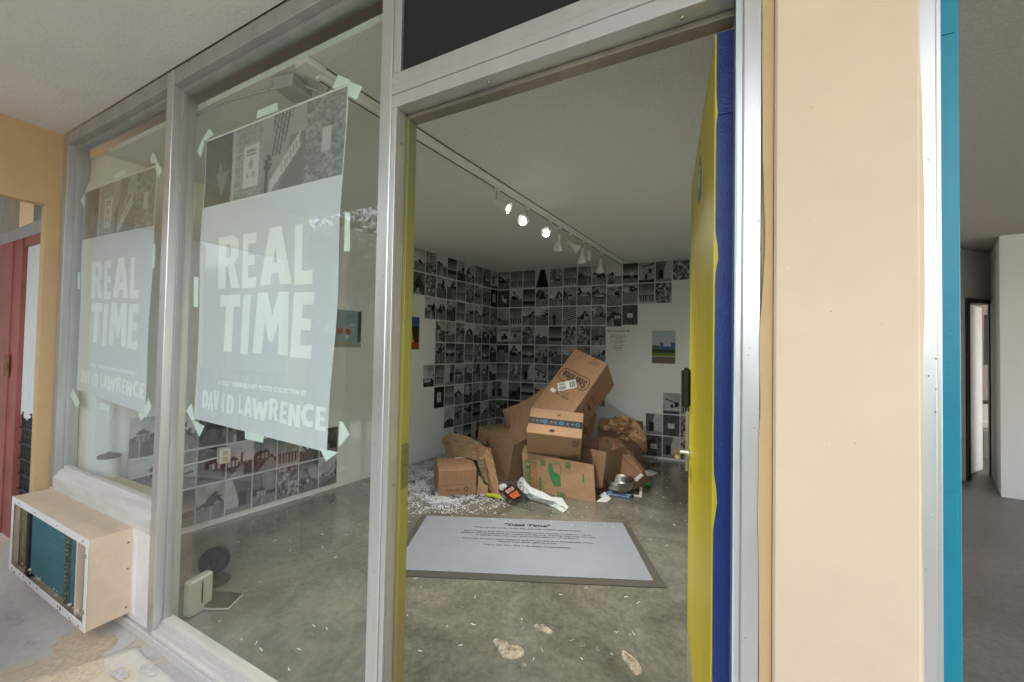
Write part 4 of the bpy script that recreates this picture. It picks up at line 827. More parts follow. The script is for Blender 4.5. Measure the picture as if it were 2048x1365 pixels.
# ================================================================== FLOOR PRINT
A, B, C_ = np.array([-2.003, 1.637]), np.array([-.541, 2.277]), np.array([-.235, 1.573]); D_ = A+C_-B
fm = empty('floor_print', ((A[0]+C_[0])/2, (A[1]+C_[1])/2, 0), 'white printed text sheet laminated onto the concrete floor', 'floor sheet')
u_ = (B-A)/np.linalg.norm(B-A); v_ = (A-D_)/np.linalg.norm(A-D_)
def fp(x, y, z): q = D_+u_*x+v_*y; return (q[0], q[1], z)
FWd, FHd = float(np.linalg.norm(B-A)), float(np.linalg.norm(A-D_))
MB().panel([fp(-.05, -.06, .003), fp(FWd+.06, -.06, .003), fp(FWd+.045, FHd+.01, .003), fp(-.05, FHd+.01, .003)], .002).build('laminate', M_lam, fm)
MB().panel([fp(0, 0, .006), fp(FWd, 0, .006), fp(FWd, FHd, .006), fp(0, FHd, .006)], .002).build('sheet', M_mat, fm)
mb = MB()
tl_ = lambda t, y, w_, h_, b=.0: text_on(mb, t, lambda x, yy: fp(FWd*.52+x, y+yy, .0085), w=w_, h=h_, bold=b)
tl_('"Real Time"', .640, .36, .040, .05)
tl_('What you can verify... is the first ever fully verifiable photo project.', .585, .83, .022, .02)
tl_('Each image in Real Time is authenticated at the moment of capture -- time,', .525, .96, .020, .02)
tl_('location, and provenance are locked and secured, ensuring that what you see', .495, 1.0, .020, .02)
tl_('is exactly what was seen, without alteration or manipulation.', .465, .76, .020, .02)
tl_('This body of work marks a historic shift: for the first time, photography moves', .41, .95, .020, .02)
tl_('beyond trust alone, offering proof.', .38, .42, .020, .02)
tl_('This is real time. This is the future of photography.', .33, .62, .020, .02)
mb.build('lettering', M_ink, fm)
# broken patches in the floor
def patch(px, py, rx, ry, ang, label, seed, hgt=.013):
    c = onZ(px, py, 0); r = np.random.default_rng(seed); mb = MB(); n, m = 40, 12; vs = [(c[0], c[1], hgt)]
    off = np.interp(np.linspace(0, 1, n), np.linspace(0, 1, 11), np.concatenate([(t := 1+r.normal(0, .16, 10)), t[:1]]))
    for j in range(1, m+1):
        for k in range(n):
            a = 2*math.pi*k/n; rr_ = j/m*off[k]; x, y = rx*rr_*math.cos(a), ry*rr_*math.sin(a)
            x, y = x*math.cos(ang)-y*math.sin(ang), x*math.sin(ang)+y*math.cos(ang)
            z = .0012+(1-(j/m)**3)*hgt*(.55+.6*r.random()); vs.append((c[0]+x, c[1]+y, z if j < m else -.001))
    fs = [(0, 1+k, 1+(k+1) % n) for k in range(n)]+[(1+(j-1)*n+k, 1+j*n+k, 1+j*n+(k+1) % n, 1+(j-1)*n+(k+1) % n) for j in range(1, m) for k in range(n)]
    mb.add(vs, fs); return mb.build('floor_patch', M_rub, label=label, cat='floor patch', group='rough stone patches in the floor', origin=(c[0], c[1], 0))
patch(1022, 1304, .058, .040, .3, 'largest rough pale stone patch in the concrete floor', 1)
patch(1003, 1288, .038, .024, .1, 'rough patch touching the upper left of the largest floor patch', 2)
patch(1083, 1257, .044, .024, .1, 'oval rough patch behind the largest one in the concrete floor', 3)
patch(1262, 1326, .075, .028, -.9, 'long pinkish rough patch near the yellow door in the floor', 4)
patch(1041, 1245, .014, .008, 0, 'small chip just left of the oval floor patch', 5)
patch(1046, 1259, .016, .006, .6, 'thin chip between oval patch and largest patch', 6)
patch(1023, 1276, .012, .006, 0, 'tiny pale chip above the largest floor patch', 7)
patch(1048, 1329, .016, .012, 0, 'small pale disc below the largest floor patch', 8)
patch(1166, 1292, .014, .008, 0, 'small chip midway to the long floor patch', 9)
patch(1196, 1300, .014, .008, -.6, 'small chip leading towards the long floor patch', 10)
# ================================================================== BOXES
def carton(label, c, rot, dims, m, name='cardboard_box', group='cardboard boxes heaped by the back wall', ch=.006):
    root = empty(name, (0, 0, 0), label, 'box', group)
    bd = MB().obox(0, 0, 0, np.eye(3), dims, 0, ch).build('body', m, root)
    R = Rabc(*rot); root['_pose'] = 0; del root['_pose']
    return root, R, np.array(c), dims
def face(dims, side, off=.0012):
    w_, d_, h_ = [q/2 for q in dims]
    return {'front': lambda x, y: (x, -d_-off, y), 'top': lambda x, y: (x, y, h_+off), 'right': lambda x, y: (w_+off, x, y), 'left': lambda x, y: (-w_-off, -x, y)}[side]
def rect_on(mb, fn, x0, x1, y0, y1, mi=0): return mb.add([fn(x0, y0), fn(x1, y0), fn(x1, y1), fn(x0, y1)], [(0, 1, 2, 3)], mi)
def frame_on(mb, fn, x0, x1, y0, y1, t):
    rect_on(mb, fn, x0, x1, y0, y0+t); rect_on(mb, fn, x0, x1, y1-t, y1); rect_on(mb, fn, x0, x0+t, y0+t, y1-t); rect_on(mb, fn, x1-t, x1, y0+t, y1-t)
def pose(root, R, c): root.matrix_world = Matrix([[*R[0], c[0]], [*R[1], c[1]], [*R[2], c[2]], [0, 0, 0, 1]])
def rr_outline(x0, x1, y0, y1, rad, n=6):
    o = []
    for cx, cy, a0 in ((x1-rad, y1-rad, 0), (x0+rad, y1-rad, 90), (x0+rad, y0+rad, 180), (x1-rad, y0+rad, 270)):
        o += [(cx+rad*math.cos(math.radians(a0+90*k/n)), cy+rad*math.sin(math.radians(a0+90*k/n))) for k in range(n+1)]
    return o
# 1 big tilted box
dm = (.423, .488, .86); _R1 = Rabc(-.592, .377, -.223); r1, R1, c1_, _ = carton('big brown box tilted on top of the heap with shipping label', tuple(np.array([-1.196, 3.237, .955])-_R1[:, 2]*.10), (-.592, .377, -.223), dm, M_kraft2)
f = (lambda F_: (lambda x, y: F_(x, y+.10)))(face(dm, 'front')); g = lambda x, y: f(-x, -y)       # print is upside down
mb = MB(); poly_on(mb, [rr_outline(-.185, .185, -.080, .075, .06), rr_outline(-.176, .176, -.071, .066, .053)[::-1]], lambda x, y: g(x, y))
text_on(mb, 'Sterilite', lambda x, y: g(x, y-.052), w=.30, h=.098, bold=.03)
text_on(mb, '#1497 / 6.2', lambda x, y: g(x, y+.21), w=.17, h=.024, bold=.03); text_on(mb, 'ORG / STORE', lambda x, y: g(x, y+.18), w=.12, h=.015, bold=.02)
for k in range(3): rect_on(mb, g, -.14, -.03-.02*k, -.255-.02*k, -.250-.02*k)
mb.build('printing', M_inkbrown, r1)
fr_ = (lambda F_: (lambda x, y: F_(x, y+.10)))(face(dm, 'right')); mb = MB(); poly_on(mb, [rr_outline(-.10, .10, -.20, -.03, .03), rr_outline(-.093, .093, -.193, -.037, .025)[::-1]], fr_); text_on(mb, 'Sterilite', lambda x, y: fr_(x, y-.14), w=.16, h=.05, bold=.03); mb.build('printing', M_inkbrown, r1)
Rl = .75
fl_ = lambda x, y: face(dm, 'front', .002)(.02+x*math.cos(Rl)-y*math.sin(Rl)-.045, .005+x*math.sin(Rl)+y*math.cos(Rl))
sl_ = MB(); rect_on(sl_, fl_, -.10, .10, -.05, .05); lab = sl_.build('shipping_label', M_paper, r1)
fl2 = lambda x, y: face(dm, 'front', .0032)(-.025+x*math.cos(Rl)-y*math.sin(Rl), .005+x*math.sin(Rl)+y*math.cos(Rl))
mb = MB(); rb = random.Random(2)
x = -.09
while x < -.01: wq = rb.choice([.002, .003, .005]); rect_on(mb, fl2, x, x+wq, -.04, .0); x += wq+.003
x = .03
while x < .09: wq = rb.choice([.002, .003, .005]); rect_on(mb, fl2, x, x+wq, -.04, .035); x += wq+.003
for k in range(5): rect_on(mb, fl2, -.085, -.02, .012+k*.006, .0145+k*.006)
mb.build('barcode', M_ink, lab)
fs_ = lambda x, y: face(dm, 'front', .002)(-.125+x, -.115+y)
mb = MB(); rect_on(mb, fs_, -.03, .03, -.02, .02); mb.build('sticker', M_paper, r1)
pose(r1, R1, c1_)
# 2 shipping box with blue printed tape
dm = (.528, .321, .314); r2, R2, c2_, _ = carton('box with black and blue printed tape across its top', (-1.284, 2.729, .562), (.671, .058, .253), dm, M_kraft)
f = face(dm, 'top'); mb = MB(); rect_on(mb, f, -.262, .263, -.048, .036); rect_on(mb, lambda x, y: face(dm, 'left')(-x, y), -.0, .0, 0, 0)
tp = mb.build('tape', mat('printed_black_tape', (.02, .022, .03), .35), r2)
mb = MB(); mw = MB(); f2 = face(dm, 'top', .002)
for k, x in enumerate((-.10, .06, .215)):
    poly_on(mb, [[(x+.022*math.cos(a*.5236), -.005+.024*math.sin(a*.5236)) for a in range(12)], [(x+.011*math.cos(-a*.5236), -.005+.012*math.sin(-a*.5236)) for a in range(12)]], f2)
for x in (-.22, -.18, -.14, -.04, -.0, .12, .165): rect_on(mw, f2, x-.008, x+.006, -.012, .004); rect_on(mw, f2, x+.012, x+.014, -.03, .02)
mb.build('tape_logo', mat('blue_tape_print', (.04, .17, .28), .4), tp); mw.build('tape_print', mat('pale_tape_print', (.20, .18, .16), .4), tp)
mb = MB(); frame_on(mb, f, .005, .045, .075, .11, .004); rect_on(mb, f, .015, .035, .085, .10)
fr2 = face(dm, 'front'); frame_on(mb, fr2, .185, .235, .02, .12, .004)
for k in range(5): rect_on(mb, fr2, .193, .227, .03+k*.018, .036+k*.018)
frame_on(mb, fr2, .18, .205, -.14, -.11, .003); frame_on(mb, fr2, .21, .235, -.14, -.11, .003)
poly_on(mb, [[(-.02+.028*math.cos(a*.4189), -.11+.018*math.sin(a*.4189)) for a in range(15)]], f)
mb.build('printing', M_inkbrown, r2); pose(r2, R2, c2_)
# 3 small closed box front left
dm = (.361, .406, .246); r3, R3, c3_, _ = carton('small closed brown box standing front left in paper shreds', (-2.163, 2.275, .1235), (0, 0, .695), dm, M_kraft2)
f = face(dm, 'front'); mb = MB(); text_on(mb, 'Fits & Recyclable', lambda x, y: f(-.04+x, -.075+y), w=.115, h=.014, bold=.03)
poly_on(mb, [[(.085+.022*math.cos(a*.4189), -.065+.024*math.sin(a*.4189)) for a in range(15)], [(.085+.015*math.cos(-a*.4189), -.065+.017*math.sin(-a*.4189)) for a in range(15)]], f); mb.build('printing', M_inkbrown, r3)
mb = MB(); rect_on(mb, f, -.178, .178, -.020, -.018); mb.build('seam', M_inkbrown, r3)
ft = face(dm, 'top'); mb = MB(); rect_on(mb, ft, .01, .15, .16, .19); mb.build('label', M_paper, r3)
mb = MB(); mb.panel([(-.184, -.17, -.08), (-.205, .10, -.06), (-.20, .12, .12), (-.183, -.05, .122)], .004); mb.build('side_flap', M_kraft2, r3)
pose(r3, R3, c3_)
# boxes built from surveyed corners
def Q(px, py, y): return onY(px, py, y)
def shift(p, v): return np.array(p)+np.array(v)
cb = lambda label, loc, group='cardboard boxes heaped by the back wall', name='cardboard_box': empty(name, loc, label, 'box', group)
# 4 moving box, printed front
TLf, TRf, BRf, BLf = Q(1043.6, 904.5, 2.64), Q(1187, 930, 2.66), Q(1191, 1005.6, 2.592), Q(1050, 986, 2.575)
bkv = np.array([-.10, .33, .03])
r4 = cb('moving box with green printing and orange stripe, lying in front', ((TLf[0]+TRf[0])/2, 2.75, 0))
MB().panel([BLf, BRf, TRf, TLf], .005).build('front_panel', M_kraft, r4)
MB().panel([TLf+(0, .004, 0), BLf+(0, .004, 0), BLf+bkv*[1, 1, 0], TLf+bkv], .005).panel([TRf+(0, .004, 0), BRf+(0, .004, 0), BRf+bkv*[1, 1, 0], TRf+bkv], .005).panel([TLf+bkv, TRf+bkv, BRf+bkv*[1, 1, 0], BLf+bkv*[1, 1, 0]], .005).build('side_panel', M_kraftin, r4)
MB().panel([TLf+(0.01, .006, .002), TRf+(-.25, .004, .0), TRf+bkv*.55+(-.28, 0, -.04), TLf+bkv*.6], .004).build('top_flap', M_kraft3, r4)
nf4 = np.cross(BRf-BLf, TLf-BLf); nf4 /= np.linalg.norm(nf4)
def f4(u, v, off=.0045): p = (1-v)*((1-u)*TLf+u*TRf)+v*((1-u)*BLf+u*BRf); return p+nf4*off
def r4q(mb, u0, u1, v0, v1): mb.add([f4(u0, v0), f4(u1, v0), f4(u1, v1), f4(u0, v1)], [(0, 1, 2, 3)])
gm = MB()
for a in ((.028, .037, .24, .99), (.188, .197, .20, .98), (.028, .197, .20, .22), (.045, .05, .25, .97)): r4q(gm, *a)
# vertical lettering reads bottom to top
text_on(gm, 'U-HAUL', lambda x, y: f4(.122-y, .60-x), w=.68, h=.068, bold=.06)
text_on(gm, 'MEDIUM BOX', lambda x, y: f4(.262-y, .78-x), w=.46, h=.040, bold=.05)
text_on(gm, 'CAPACITY', lambda x, y: f4(.30-y, .88-x), w=.24, h=.016, bold=.02)
poly_on(gm, [[(.385, .22), (.41, .12), (.44, .22), (.455, .35), (.54, .43), (.545, .70), (.44, .72), (.40, .52), (.375, .36)]], lambda x, y: f4(x, y))
poly_on(gm, [[(.45, .16), (.50, .10), (.55, .13), (.565, .30), (.545, .42), (.54, .42), (.555, .30), (.542, .15), (.50, .125), (.455, .18)]], lambda x, y: f4(x, y))
r4q(gm, .845, .868, .30, .53)
def frm4(mb, u0, u1, v0, v1, n):
    for k in range(n): q = v0+(v1-v0)*k/n; r4q(mb, u0, u1, q, q+(v1-v0)/n*.45)
frm4(gm, .62, .70, .06, .22, 6); frm4(gm, .27, .34, .10, .26, 6); frm4(gm, .475, .60, .86, .97, 6)
gm.build('green_printing', M_green, r4)
mb = MB(); r4q(mb, .135, .172, .26, .985); mb.build('orange_stripe', M_orange, r4)
# 5 flap panel and box behind on the right
r5 = cb('open box behind the moving box with its side panel showing', tuple(Q(1180, 980, 2.85)*[1, 1, 0]))
a, b, c, d = Q(1160, 893, 2.98), Q(1213, 905, 2.86), Q(1204, 977, 2.86), Q(1150, 968, 2.95)
MB().panel([a, b, c, d], .005).build('side_panel', M_kraft2, r5)
e = shift(a, (.12, .34, 0)); g_ = shift(b, (.12, .36, 0))
MB().panel([a, e, shift(e, (0, 0, -.34)), d], .005).panel([b, g_, shift(g_, (0, 0, -.34)), c], .005).panel([e, g_, shift(g_, (0, 0, -.34)), shift(e, (0, 0, -.34))], .005).build('panels', M_kraftin, r5)
# 6 left open box
r6 = cb('open moving box on the left of the heap with green mark', tuple(Q(1000, 960, 2.85)*[1, 1, 0]))
TL6, TR6, MR6, BR6, BL6 = Q(975, 862, 2.92), Q(1019.4, 868.6, 2.78), Q(1027, 890, 2.74), Q(1015.6, 961.4, 2.73), Q(984, 957, 2.87)
MB().panel([BL6, BR6, MR6, TR6, TL6], .005).build('front_panel', M_kraft, r6)
b6 = np.array([.18, .34, .03])
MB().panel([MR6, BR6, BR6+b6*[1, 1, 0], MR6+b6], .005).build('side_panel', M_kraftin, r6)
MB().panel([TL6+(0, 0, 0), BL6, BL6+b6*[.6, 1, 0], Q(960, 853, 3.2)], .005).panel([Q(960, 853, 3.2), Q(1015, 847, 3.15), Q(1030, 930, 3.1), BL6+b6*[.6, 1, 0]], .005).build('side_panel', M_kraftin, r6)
MB().panel([Q(958.3, 852.5, 2.98), Q(978.3, 863.7, 2.915), Q(972, 889.8, 2.90), Q(955, 880, 2.97)], .004).build('flap', M_kraft, r6)
MB().panel([Q(960, 852, 3.19), Q(1012, 847, 3.14), TR6+(0, .01, .0), TL6+(0, .01, .0)], .004).build('top_flap', M_kraft3, r6)
n6 = np.cross(BR6-BL6, TL6-BL6); n6 /= np.linalg.norm(n6)
mb = MB(); lf = lambda x, y: (1-y)*((1-x)*TL6+x*TR6)+y*((1-x)*BL6+x*BR6)+n6*.005
rg = random.Random(5)
for k in range(26):
    a = rg.uniform(0, 6.28); rr_ = rg.random()**.6; cx, cy = .62+.20*rr_*math.cos(a), .36+.13*rr_*math.sin(a); poly_on(mb, [[(cx-.03, cy), (cx, cy+.035), (cx+.03, cy-.005), (cx+.005, cy-.03)]], lambda x, y: lf(x, y)-n6*.0003*k)
for k in range(5): poly_on(mb, [[(.58, .62+k*.06), (.84, .63+k*.06), (.84, .65+k*.06), (.58, .64+k*.06)]], lf)
mb.build('green_mark', mat('faded_green_ink', (.15, .19, .07), .9), r6)
# 7 leaning open box with "do not lift" print behind
r7 = cb('brown box leaning behind the taped box with black lettering', tuple(Q(1060, 900, 3.0)*[1, 1, 0]))
P7 = [Q(1028, 892, 2.86), Q(1062, 878, 2.95), Q(1140, 830, 3.05), Q(1092, 775, 3.05), Q(1048, 803, 3.0), Q(1005, 821, 2.92)]
MB().panel(P7, .005).build('front_panel', M_kraft2, r7)
v7 = np.array([.10, .30, -.06]); MB().panel([P7[0], P7[1], P7[1]+v7, P7[0]+v7], .005).panel([P7[5], P7[4], P7[4]+v7, P7[5]+v7], .005).panel([P7[0], P7[5], P7[5]+v7, P7[0]+v7], .005).build('side_panel', M_kraftin, r7)
n7 = np.cross(P7[1]-P7[0], P7[5]-P7[0]); n7 /= np.linalg.norm(n7); ex = (P7[5]-P7[0]); ex /= np.linalg.norm(ex); ey = np.cross(n7, ex)*-1
mb = MB(); o7 = P7[0]+n7*.006
for t, off in (('DO NOT LIFT', .03), ('BY FLAP', .065)): text_on(mb, t, lambda x, y: P7[5]+n7*.006-ex*(.02+x)-ey*-(off-y) , h=.022, w=.20 if off < .05 else .12, bold=.04, align='l')
mb.build('lettering', M_inkbrown, r7)
# 8 crumpled flattened carton
r8 = cb('crushed torn carton slumped over the small closed box', tuple(Q(950, 990, 2.45)*[1, 1, 0]))
def crushed(name, cols, m, parent, seed, amp=.012, th=.004):
    """cols: rows of surveyed points, resampled to a crinkled sheet"""
    r = np.random.default_rng(seed); G = np.array(cols, float); nr, nc = G.shape[:2]; N, Mn = 34, 34
    a = np.linspace(0, nr-1, N); b = np.linspace(0, nc-1, Mn); ns = vnoise(Mn, N, 7, 7, r)*.6+vnoise(Mn, N, 15, 15, r)*.4; vs = []
    for i, p in enumerate(a):
        for j, q in enumerate(b):
            i0 = min(int(p), nr-2); j0 = min(int(q), nc-2); s, t_ = p-i0, q-j0
            v = (1-s)*((1-t_)*G[i0, j0]+t_*G[i0, j0+1])+s*((1-t_)*G[i0+1, j0]+t_*G[i0+1, j0+1])
            vs.append(v+np.array([.3, -1, .4])*amp*(abs(ns[i, j]-.5)*4-1)+r.normal(0, amp*.06, 3))
    mb = MB(); mb.add(vs, [(i*Mn+j, i*Mn+j+1, (i+1)*Mn+j+1, (i+1)*Mn+j) for i in range(N-1) for j in range(Mn-1)])
    o = mb.build(name, m, parent); so_ = o.modifiers.new('thickness', 'SOLIDIFY'); so_.thickness = th; return o
crushed('panel', [[Q(884, 876, 2.62), Q(905, 866, 2.66), Q(935, 873, 2.66), Q(962, 887, 2.62)], [Q(890, 893, 2.60), Q(905, 893, 2.58), Q(935, 895, 2.56), Q(968, 903, 2.52)], [Q(893, 915, 2.58), Q(912, 915, 2.52), Q(934, 916, 2.45), Q(955, 922, 2.40)]], M_kraft3, r8, 3, .010)
crushed('panel', [[Q(952, 884, 2.58), Q(968, 893, 2.50), Q(981, 897, 2.45)], [Q(956, 915, 2.42), Q(972, 920, 2.36), Q(989, 930, 2.36)], [Q(972, 962, 2.32), Q(982, 962, 2.27), Q(996, 966, 2.30)], [Q(980, 980, 2.26), Q(986, 990, 2.24), Q(1000, 990, 2.27)]], M_kraft2, r8, 4, .008)
crushed('torn_edge', [[Q(952, 912, 2.41), Q(957, 910, 2.40), Q(966, 914, 2.38)], [Q(957, 935, 2.37), Q(963, 940, 2.34), Q(969, 940, 2.33)], [Q(968, 962, 2.31), Q(972, 965, 2.29), Q(977, 968, 2.28)]], M_kraft3, r8, 5, .008)
crushed('curled_corner', [[Q(883, 880, 2.60), Q(893, 872, 2.60), Q(905, 872, 2.58)], [Q(886, 890, 2.56), Q(892, 882, 2.54), Q(900, 884, 2.55)]], M_kraft3, r8, 6, .008)
r8b = cb('small upright scrap of box panel beside the small closed box', tuple(Q(965, 990, 2.3)*[1, 1, 0]))
MB().panel([Q(954, 991, 2.235), Q(975, 991.5, 2.26), Q(976, 972, 2.28), Q(966, 966, 2.28), Q(964, 957, 2.28), Q(957, 952, 2.27)], .005).build('panel', M_kraft, r8b)
MB().panel([Q(975, 991.5, 2.262), Q(976, 972, 2.282), Q(982, 975, 2.36), Q(981, 988, 2.36)], .004).build('panel', M_kraftin, r8b)
# 9 right tilted box
r9 = cb('reddish brown box tipped on its corner right of the heap', tuple(Q(1270, 980, 3.12)*[1, 1, 0]))
a, b, c, d, e_ = Q(1228, 889, 3.25), Q(1284.3, 946, 3.02), Q(1267, 980, 3.02), Q(1226, 951, 3.16), Q(1213, 919, 3.24)
MB().panel([d, c, b, a, e_], .005).build('front_panel', M_kraft2, r9)
a2, b2 = Q(1209, 875, 3.50), Q(1288, 938, 3.30); a3 = Q(1238, 877, 3.56)
MB().panel([a, b, b2, a3, a2], .005).build('top_panel', M_kraft2, r9)
MB().panel([b, c, shift(c, (.12, .28, 0)), b2], .005).panel([a, e_, shift(e_, (.02, .25, 0)), a2], .005).build('side_panel', M_kraftin, r9)
n9 = np.cross(c-d, b-d); n9 /= np.linalg.norm(n9); n9 = n9 if n9[1] < 0 else -n9
mb = MB(); mb.panel([Q(1267.5, 959, 3.0), Q(1281, 947, 2.99), Q(1287.5, 950.5, 2.99), Q(1273.5, 964, 2.99)], .0008); lb = mb.build('label', M_paper, r9)
mb = MB(); s0, s1 = a+(b-a)*.1+(d-a)*.13, a+(b-a)*.93+(d-a)*.10; mb.panel([s0+n9*.004, s1+n9*.004, s1+n9*.004-(0, 0, .004), s0+n9*.004-(0, 0, .004)], .001); mb.build('seam', M_inkbrown, r9)
# 10 box behind on the right carrying paper
r10 = cb('upright open box at the back right holding wrapping paper', tuple(Q(1235, 915, 3.75)*[1, 1, 0]))
A10, B10 = Q(1197, 845, 3.62), Q(1268, 852, 3.66); h10 = .42
z0 = lambda p: np.array([p[0], p[1], .0])
bk10 = np.array([.05, .36, 0])
MB().panel([z0(A10), z0(B10), B10, A10], .005).build('front_panel', M_kraft, r10)
MB().panel([z0(B10), z0(B10)+bk10, B10+bk10, B10], .005).panel([z0(A10), A10, A10+bk10, z0(A10)+bk10], .005).panel([z0(A10)+bk10, A10+bk10, B10+bk10, z0(B10)+bk10], .005).build('side_panel', M_kraftin, r10)
MB().panel([Q(1176, 890, 3.45), Q(1196, 887, 3.52), Q(1203, 897, 3.50), Q(1172, 896, 3.42)], .005).panel([Q(1172, 860, 3.5), Q(1184, 828, 3.6), Q(1194, 827, 3.62), Q(1183, 880, 3.5)], .005).build('flap', M_kraft2, r10)
# dark gap filler box in the middle of the heap
r11 = cb('dark open box in the shadowed gap of the heap', tuple(Q(1185, 900, 3.4)*[1, 1, 0]))
a, b = Q(1150, 905, 3.38), Q(1206, 893, 3.45)
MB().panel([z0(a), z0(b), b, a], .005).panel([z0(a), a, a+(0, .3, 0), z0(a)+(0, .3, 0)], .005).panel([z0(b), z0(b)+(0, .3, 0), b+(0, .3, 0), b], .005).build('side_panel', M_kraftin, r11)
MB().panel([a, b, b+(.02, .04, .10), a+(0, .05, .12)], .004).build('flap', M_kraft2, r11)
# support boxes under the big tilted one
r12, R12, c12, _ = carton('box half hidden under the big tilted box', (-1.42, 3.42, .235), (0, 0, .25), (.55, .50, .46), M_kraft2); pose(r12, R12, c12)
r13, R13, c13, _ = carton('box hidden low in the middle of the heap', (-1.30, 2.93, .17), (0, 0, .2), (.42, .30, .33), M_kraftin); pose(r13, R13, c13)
# ================================================================== LOOSE THINGS
def crumple(name, c, rad, seed, m, label, cat, folds=14, amp=.30, parent=None, flat=0, sub=4, kind=None):
    r = np.random.default_rng(seed); import bmesh
    bm = bmesh.new(); bmesh.ops.create_icosphere(bm, subdivisions=2, radius=1.0)
    for v in bm.verts: v.co *= float(1+amp*r.uniform(-.75, .45)); v.co += Vector(r.normal(0, .10*amp/.3*.5, 3))
    for _ in range(2):
        bmesh.ops.subdivide_edges(bm, edges=bm.edges[:], cuts=1, use_grid_fill=True)
        for v in bm.verts: v.co += Vector(r.normal(0, .022 if _ == 0 else .011, 3))
    W_ = np.array([tuple(v.co) for v in bm.verts]); bm.verts.index_update(); W_[:, 2] = np.maximum(W_[:, 2], flat if flat else -9); fs = [tuple(v.index for v in f_.verts) for f_ in bm.faces]; bm.free()
    W_ = W_*np.array(rad)+np.array(c)
    mb = MB(); mb.add(W_, fs); return mb.build(name, m, parent, label=label, cat=cat, kind=kind)
kp_ = empty('wrapping_paper', tuple(Q(1240, 870, 3.6)), 'crumpled kraft wrapping paper spilling from the back right box', 'wrapping paper')
pc = Q(1247, 850, 3.55); crumple('crumpled_paper', pc, (.15, .12, .10), 11, M_kpaper, None, None, 9, .8, kp_, sub=5)
pc = Q(1216, 851, 3.56); crumple('crumpled_paper', pc, (.125, .11, .08), 12, M_kpaper, None, None, 8, .8, kp_, sub=5)
pc = Q(1264, 862, 3.45); crumple('crumpled_paper', pc, (.12, .09, .085), 17, M_kpaper, None, None, 8, .8, kp_, sub=5)
crushed('paper_tail', [[Q(1248, 842, 3.5), Q(1262, 848, 3.5), Q(1270, 856, 3.5)], [Q(1256, 872, 3.34), Q(1274, 864, 3.32), Q(1288, 866, 3.35)], [Q(1274, 886, 3.33), Q(1285, 882, 3.32), Q(1294, 880, 3.34)], [Q(1287, 902, 3.42), Q(1291, 903, 3.42), Q(1295, 903, 3.43)]], M_kpaper, kp_, 13, .022, .0015)
crushed('paper_tail', [[Q(1226, 845, 3.48), Q(1228, 833, 3.5), Q(1240, 838, 3.5)], [Q(1234, 858, 3.42), Q(1248, 852, 3.4), Q(1262, 836, 3.5)], [Q(1238, 875, 3.4), Q(1256, 882, 3.38), Q(1274, 872, 3.42)]], M_kpaper, kp_, 15, .026, .0015)
crushed('paper_tail', [[Q(1224, 836, 3.45), Q(1232, 833, 3.42), Q(1240, 845, 3.4)], [Q(1232, 850, 3.36), Q(1240, 842, 3.33), Q(1250, 852, 3.36)], [Q(1236, 868, 3.36), Q(1250, 860, 3.3), Q(1262, 868, 3.36)]], M_kpaper, kp_, 18, .035, .0015)
crushed('paper_tail', [[Q(1250, 838, 3.5), Q(1262, 834, 3.46), Q(1259, 843, 3.44)], [Q(1240, 850, 3.38), Q(1252, 848, 3.36), Q(1264, 852, 3.4)], [Q(1252, 868, 3.36), Q(1262, 862, 3.34), Q(1278, 870, 3.4)]], M_kpaper, kp_, 19, .035, .0015)
# bowl
bc = onZ(1237, 982, .03); bc = np.array([bc[0], bc[1]+.02, 0])
bw = MB().lathe(bc, [(0, .034), (.085, .034), (.112, .045), (.130, .070), (.138, .105), (.141, .135), (.149, .139), (.150, .142), (.146, .144), (.137, .138), (.132, .105), (.124, .073), (.106, .052), (.08, .045), (0, .044)], 40).build('steel_bowl', M_steel, smooth=True, label='brushed steel mixing bowl sitting in front of the right hand boxes', cat='bowl')
bb = empty('blue_carton', tuple(onZ(1240, 994, 0)), 'long blue carton lying under the steel bowl', 'carton')
a, b = onZ(1213, 990, .0), onZ(1262, 998, .0); ang = math.atan2(b[1]-a[1], b[0]-a[0]); cc = (a+b)/2+np.array([0, .03, 0])
MB().obox(cc[0], cc[1], .016, Rz(ang), (np.linalg.norm(b-a), .085, .030), 0, .002).build('body', M_bluebox, bb)
Rb = Rz(ang); mb = MB()
fb = lambda x, y: tuple(np.array([cc[0], cc[1], .016])+Rb@np.array([x, -.044, y])); text_on(mb, 'FILM WRAP CUTTER', lambda x, y: fb(x, y-.006), w=.20, h=.012, bold=.03)
fb2 = lambda x, y: tuple(np.array([cc[0], cc[1], .0165])+Rb@np.array([x, y, .0158])); rect_on(mb, fb2, -.10, .11, -.035, -.015); mb.build('lettering', M_paper, bb)
# can
cc = onZ(1287, 968, .03); cn = empty('drink_can', (cc[0], cc[1], 0), 'crushed bright green drink can lying beside the right box', 'can')
dx = np.array([.97, .22, 0]); Rc = frame_from(dx)
MB().lathe(cc, [(0, -.060), (.024, -.060), (.0325, -.048), (.0325, .045), (.026, .060), (0, .058)], 24, R=Rc).build('body', M_can, cn, smooth=True)
MB().lathe(cc+dx*.0, [(.0330, -.02), (.0332, .01)], 24, R=Rc).build('yellow_band', mat('yellow_can_print', (.55, .55, .08), .3, .3), cn, smooth=True)
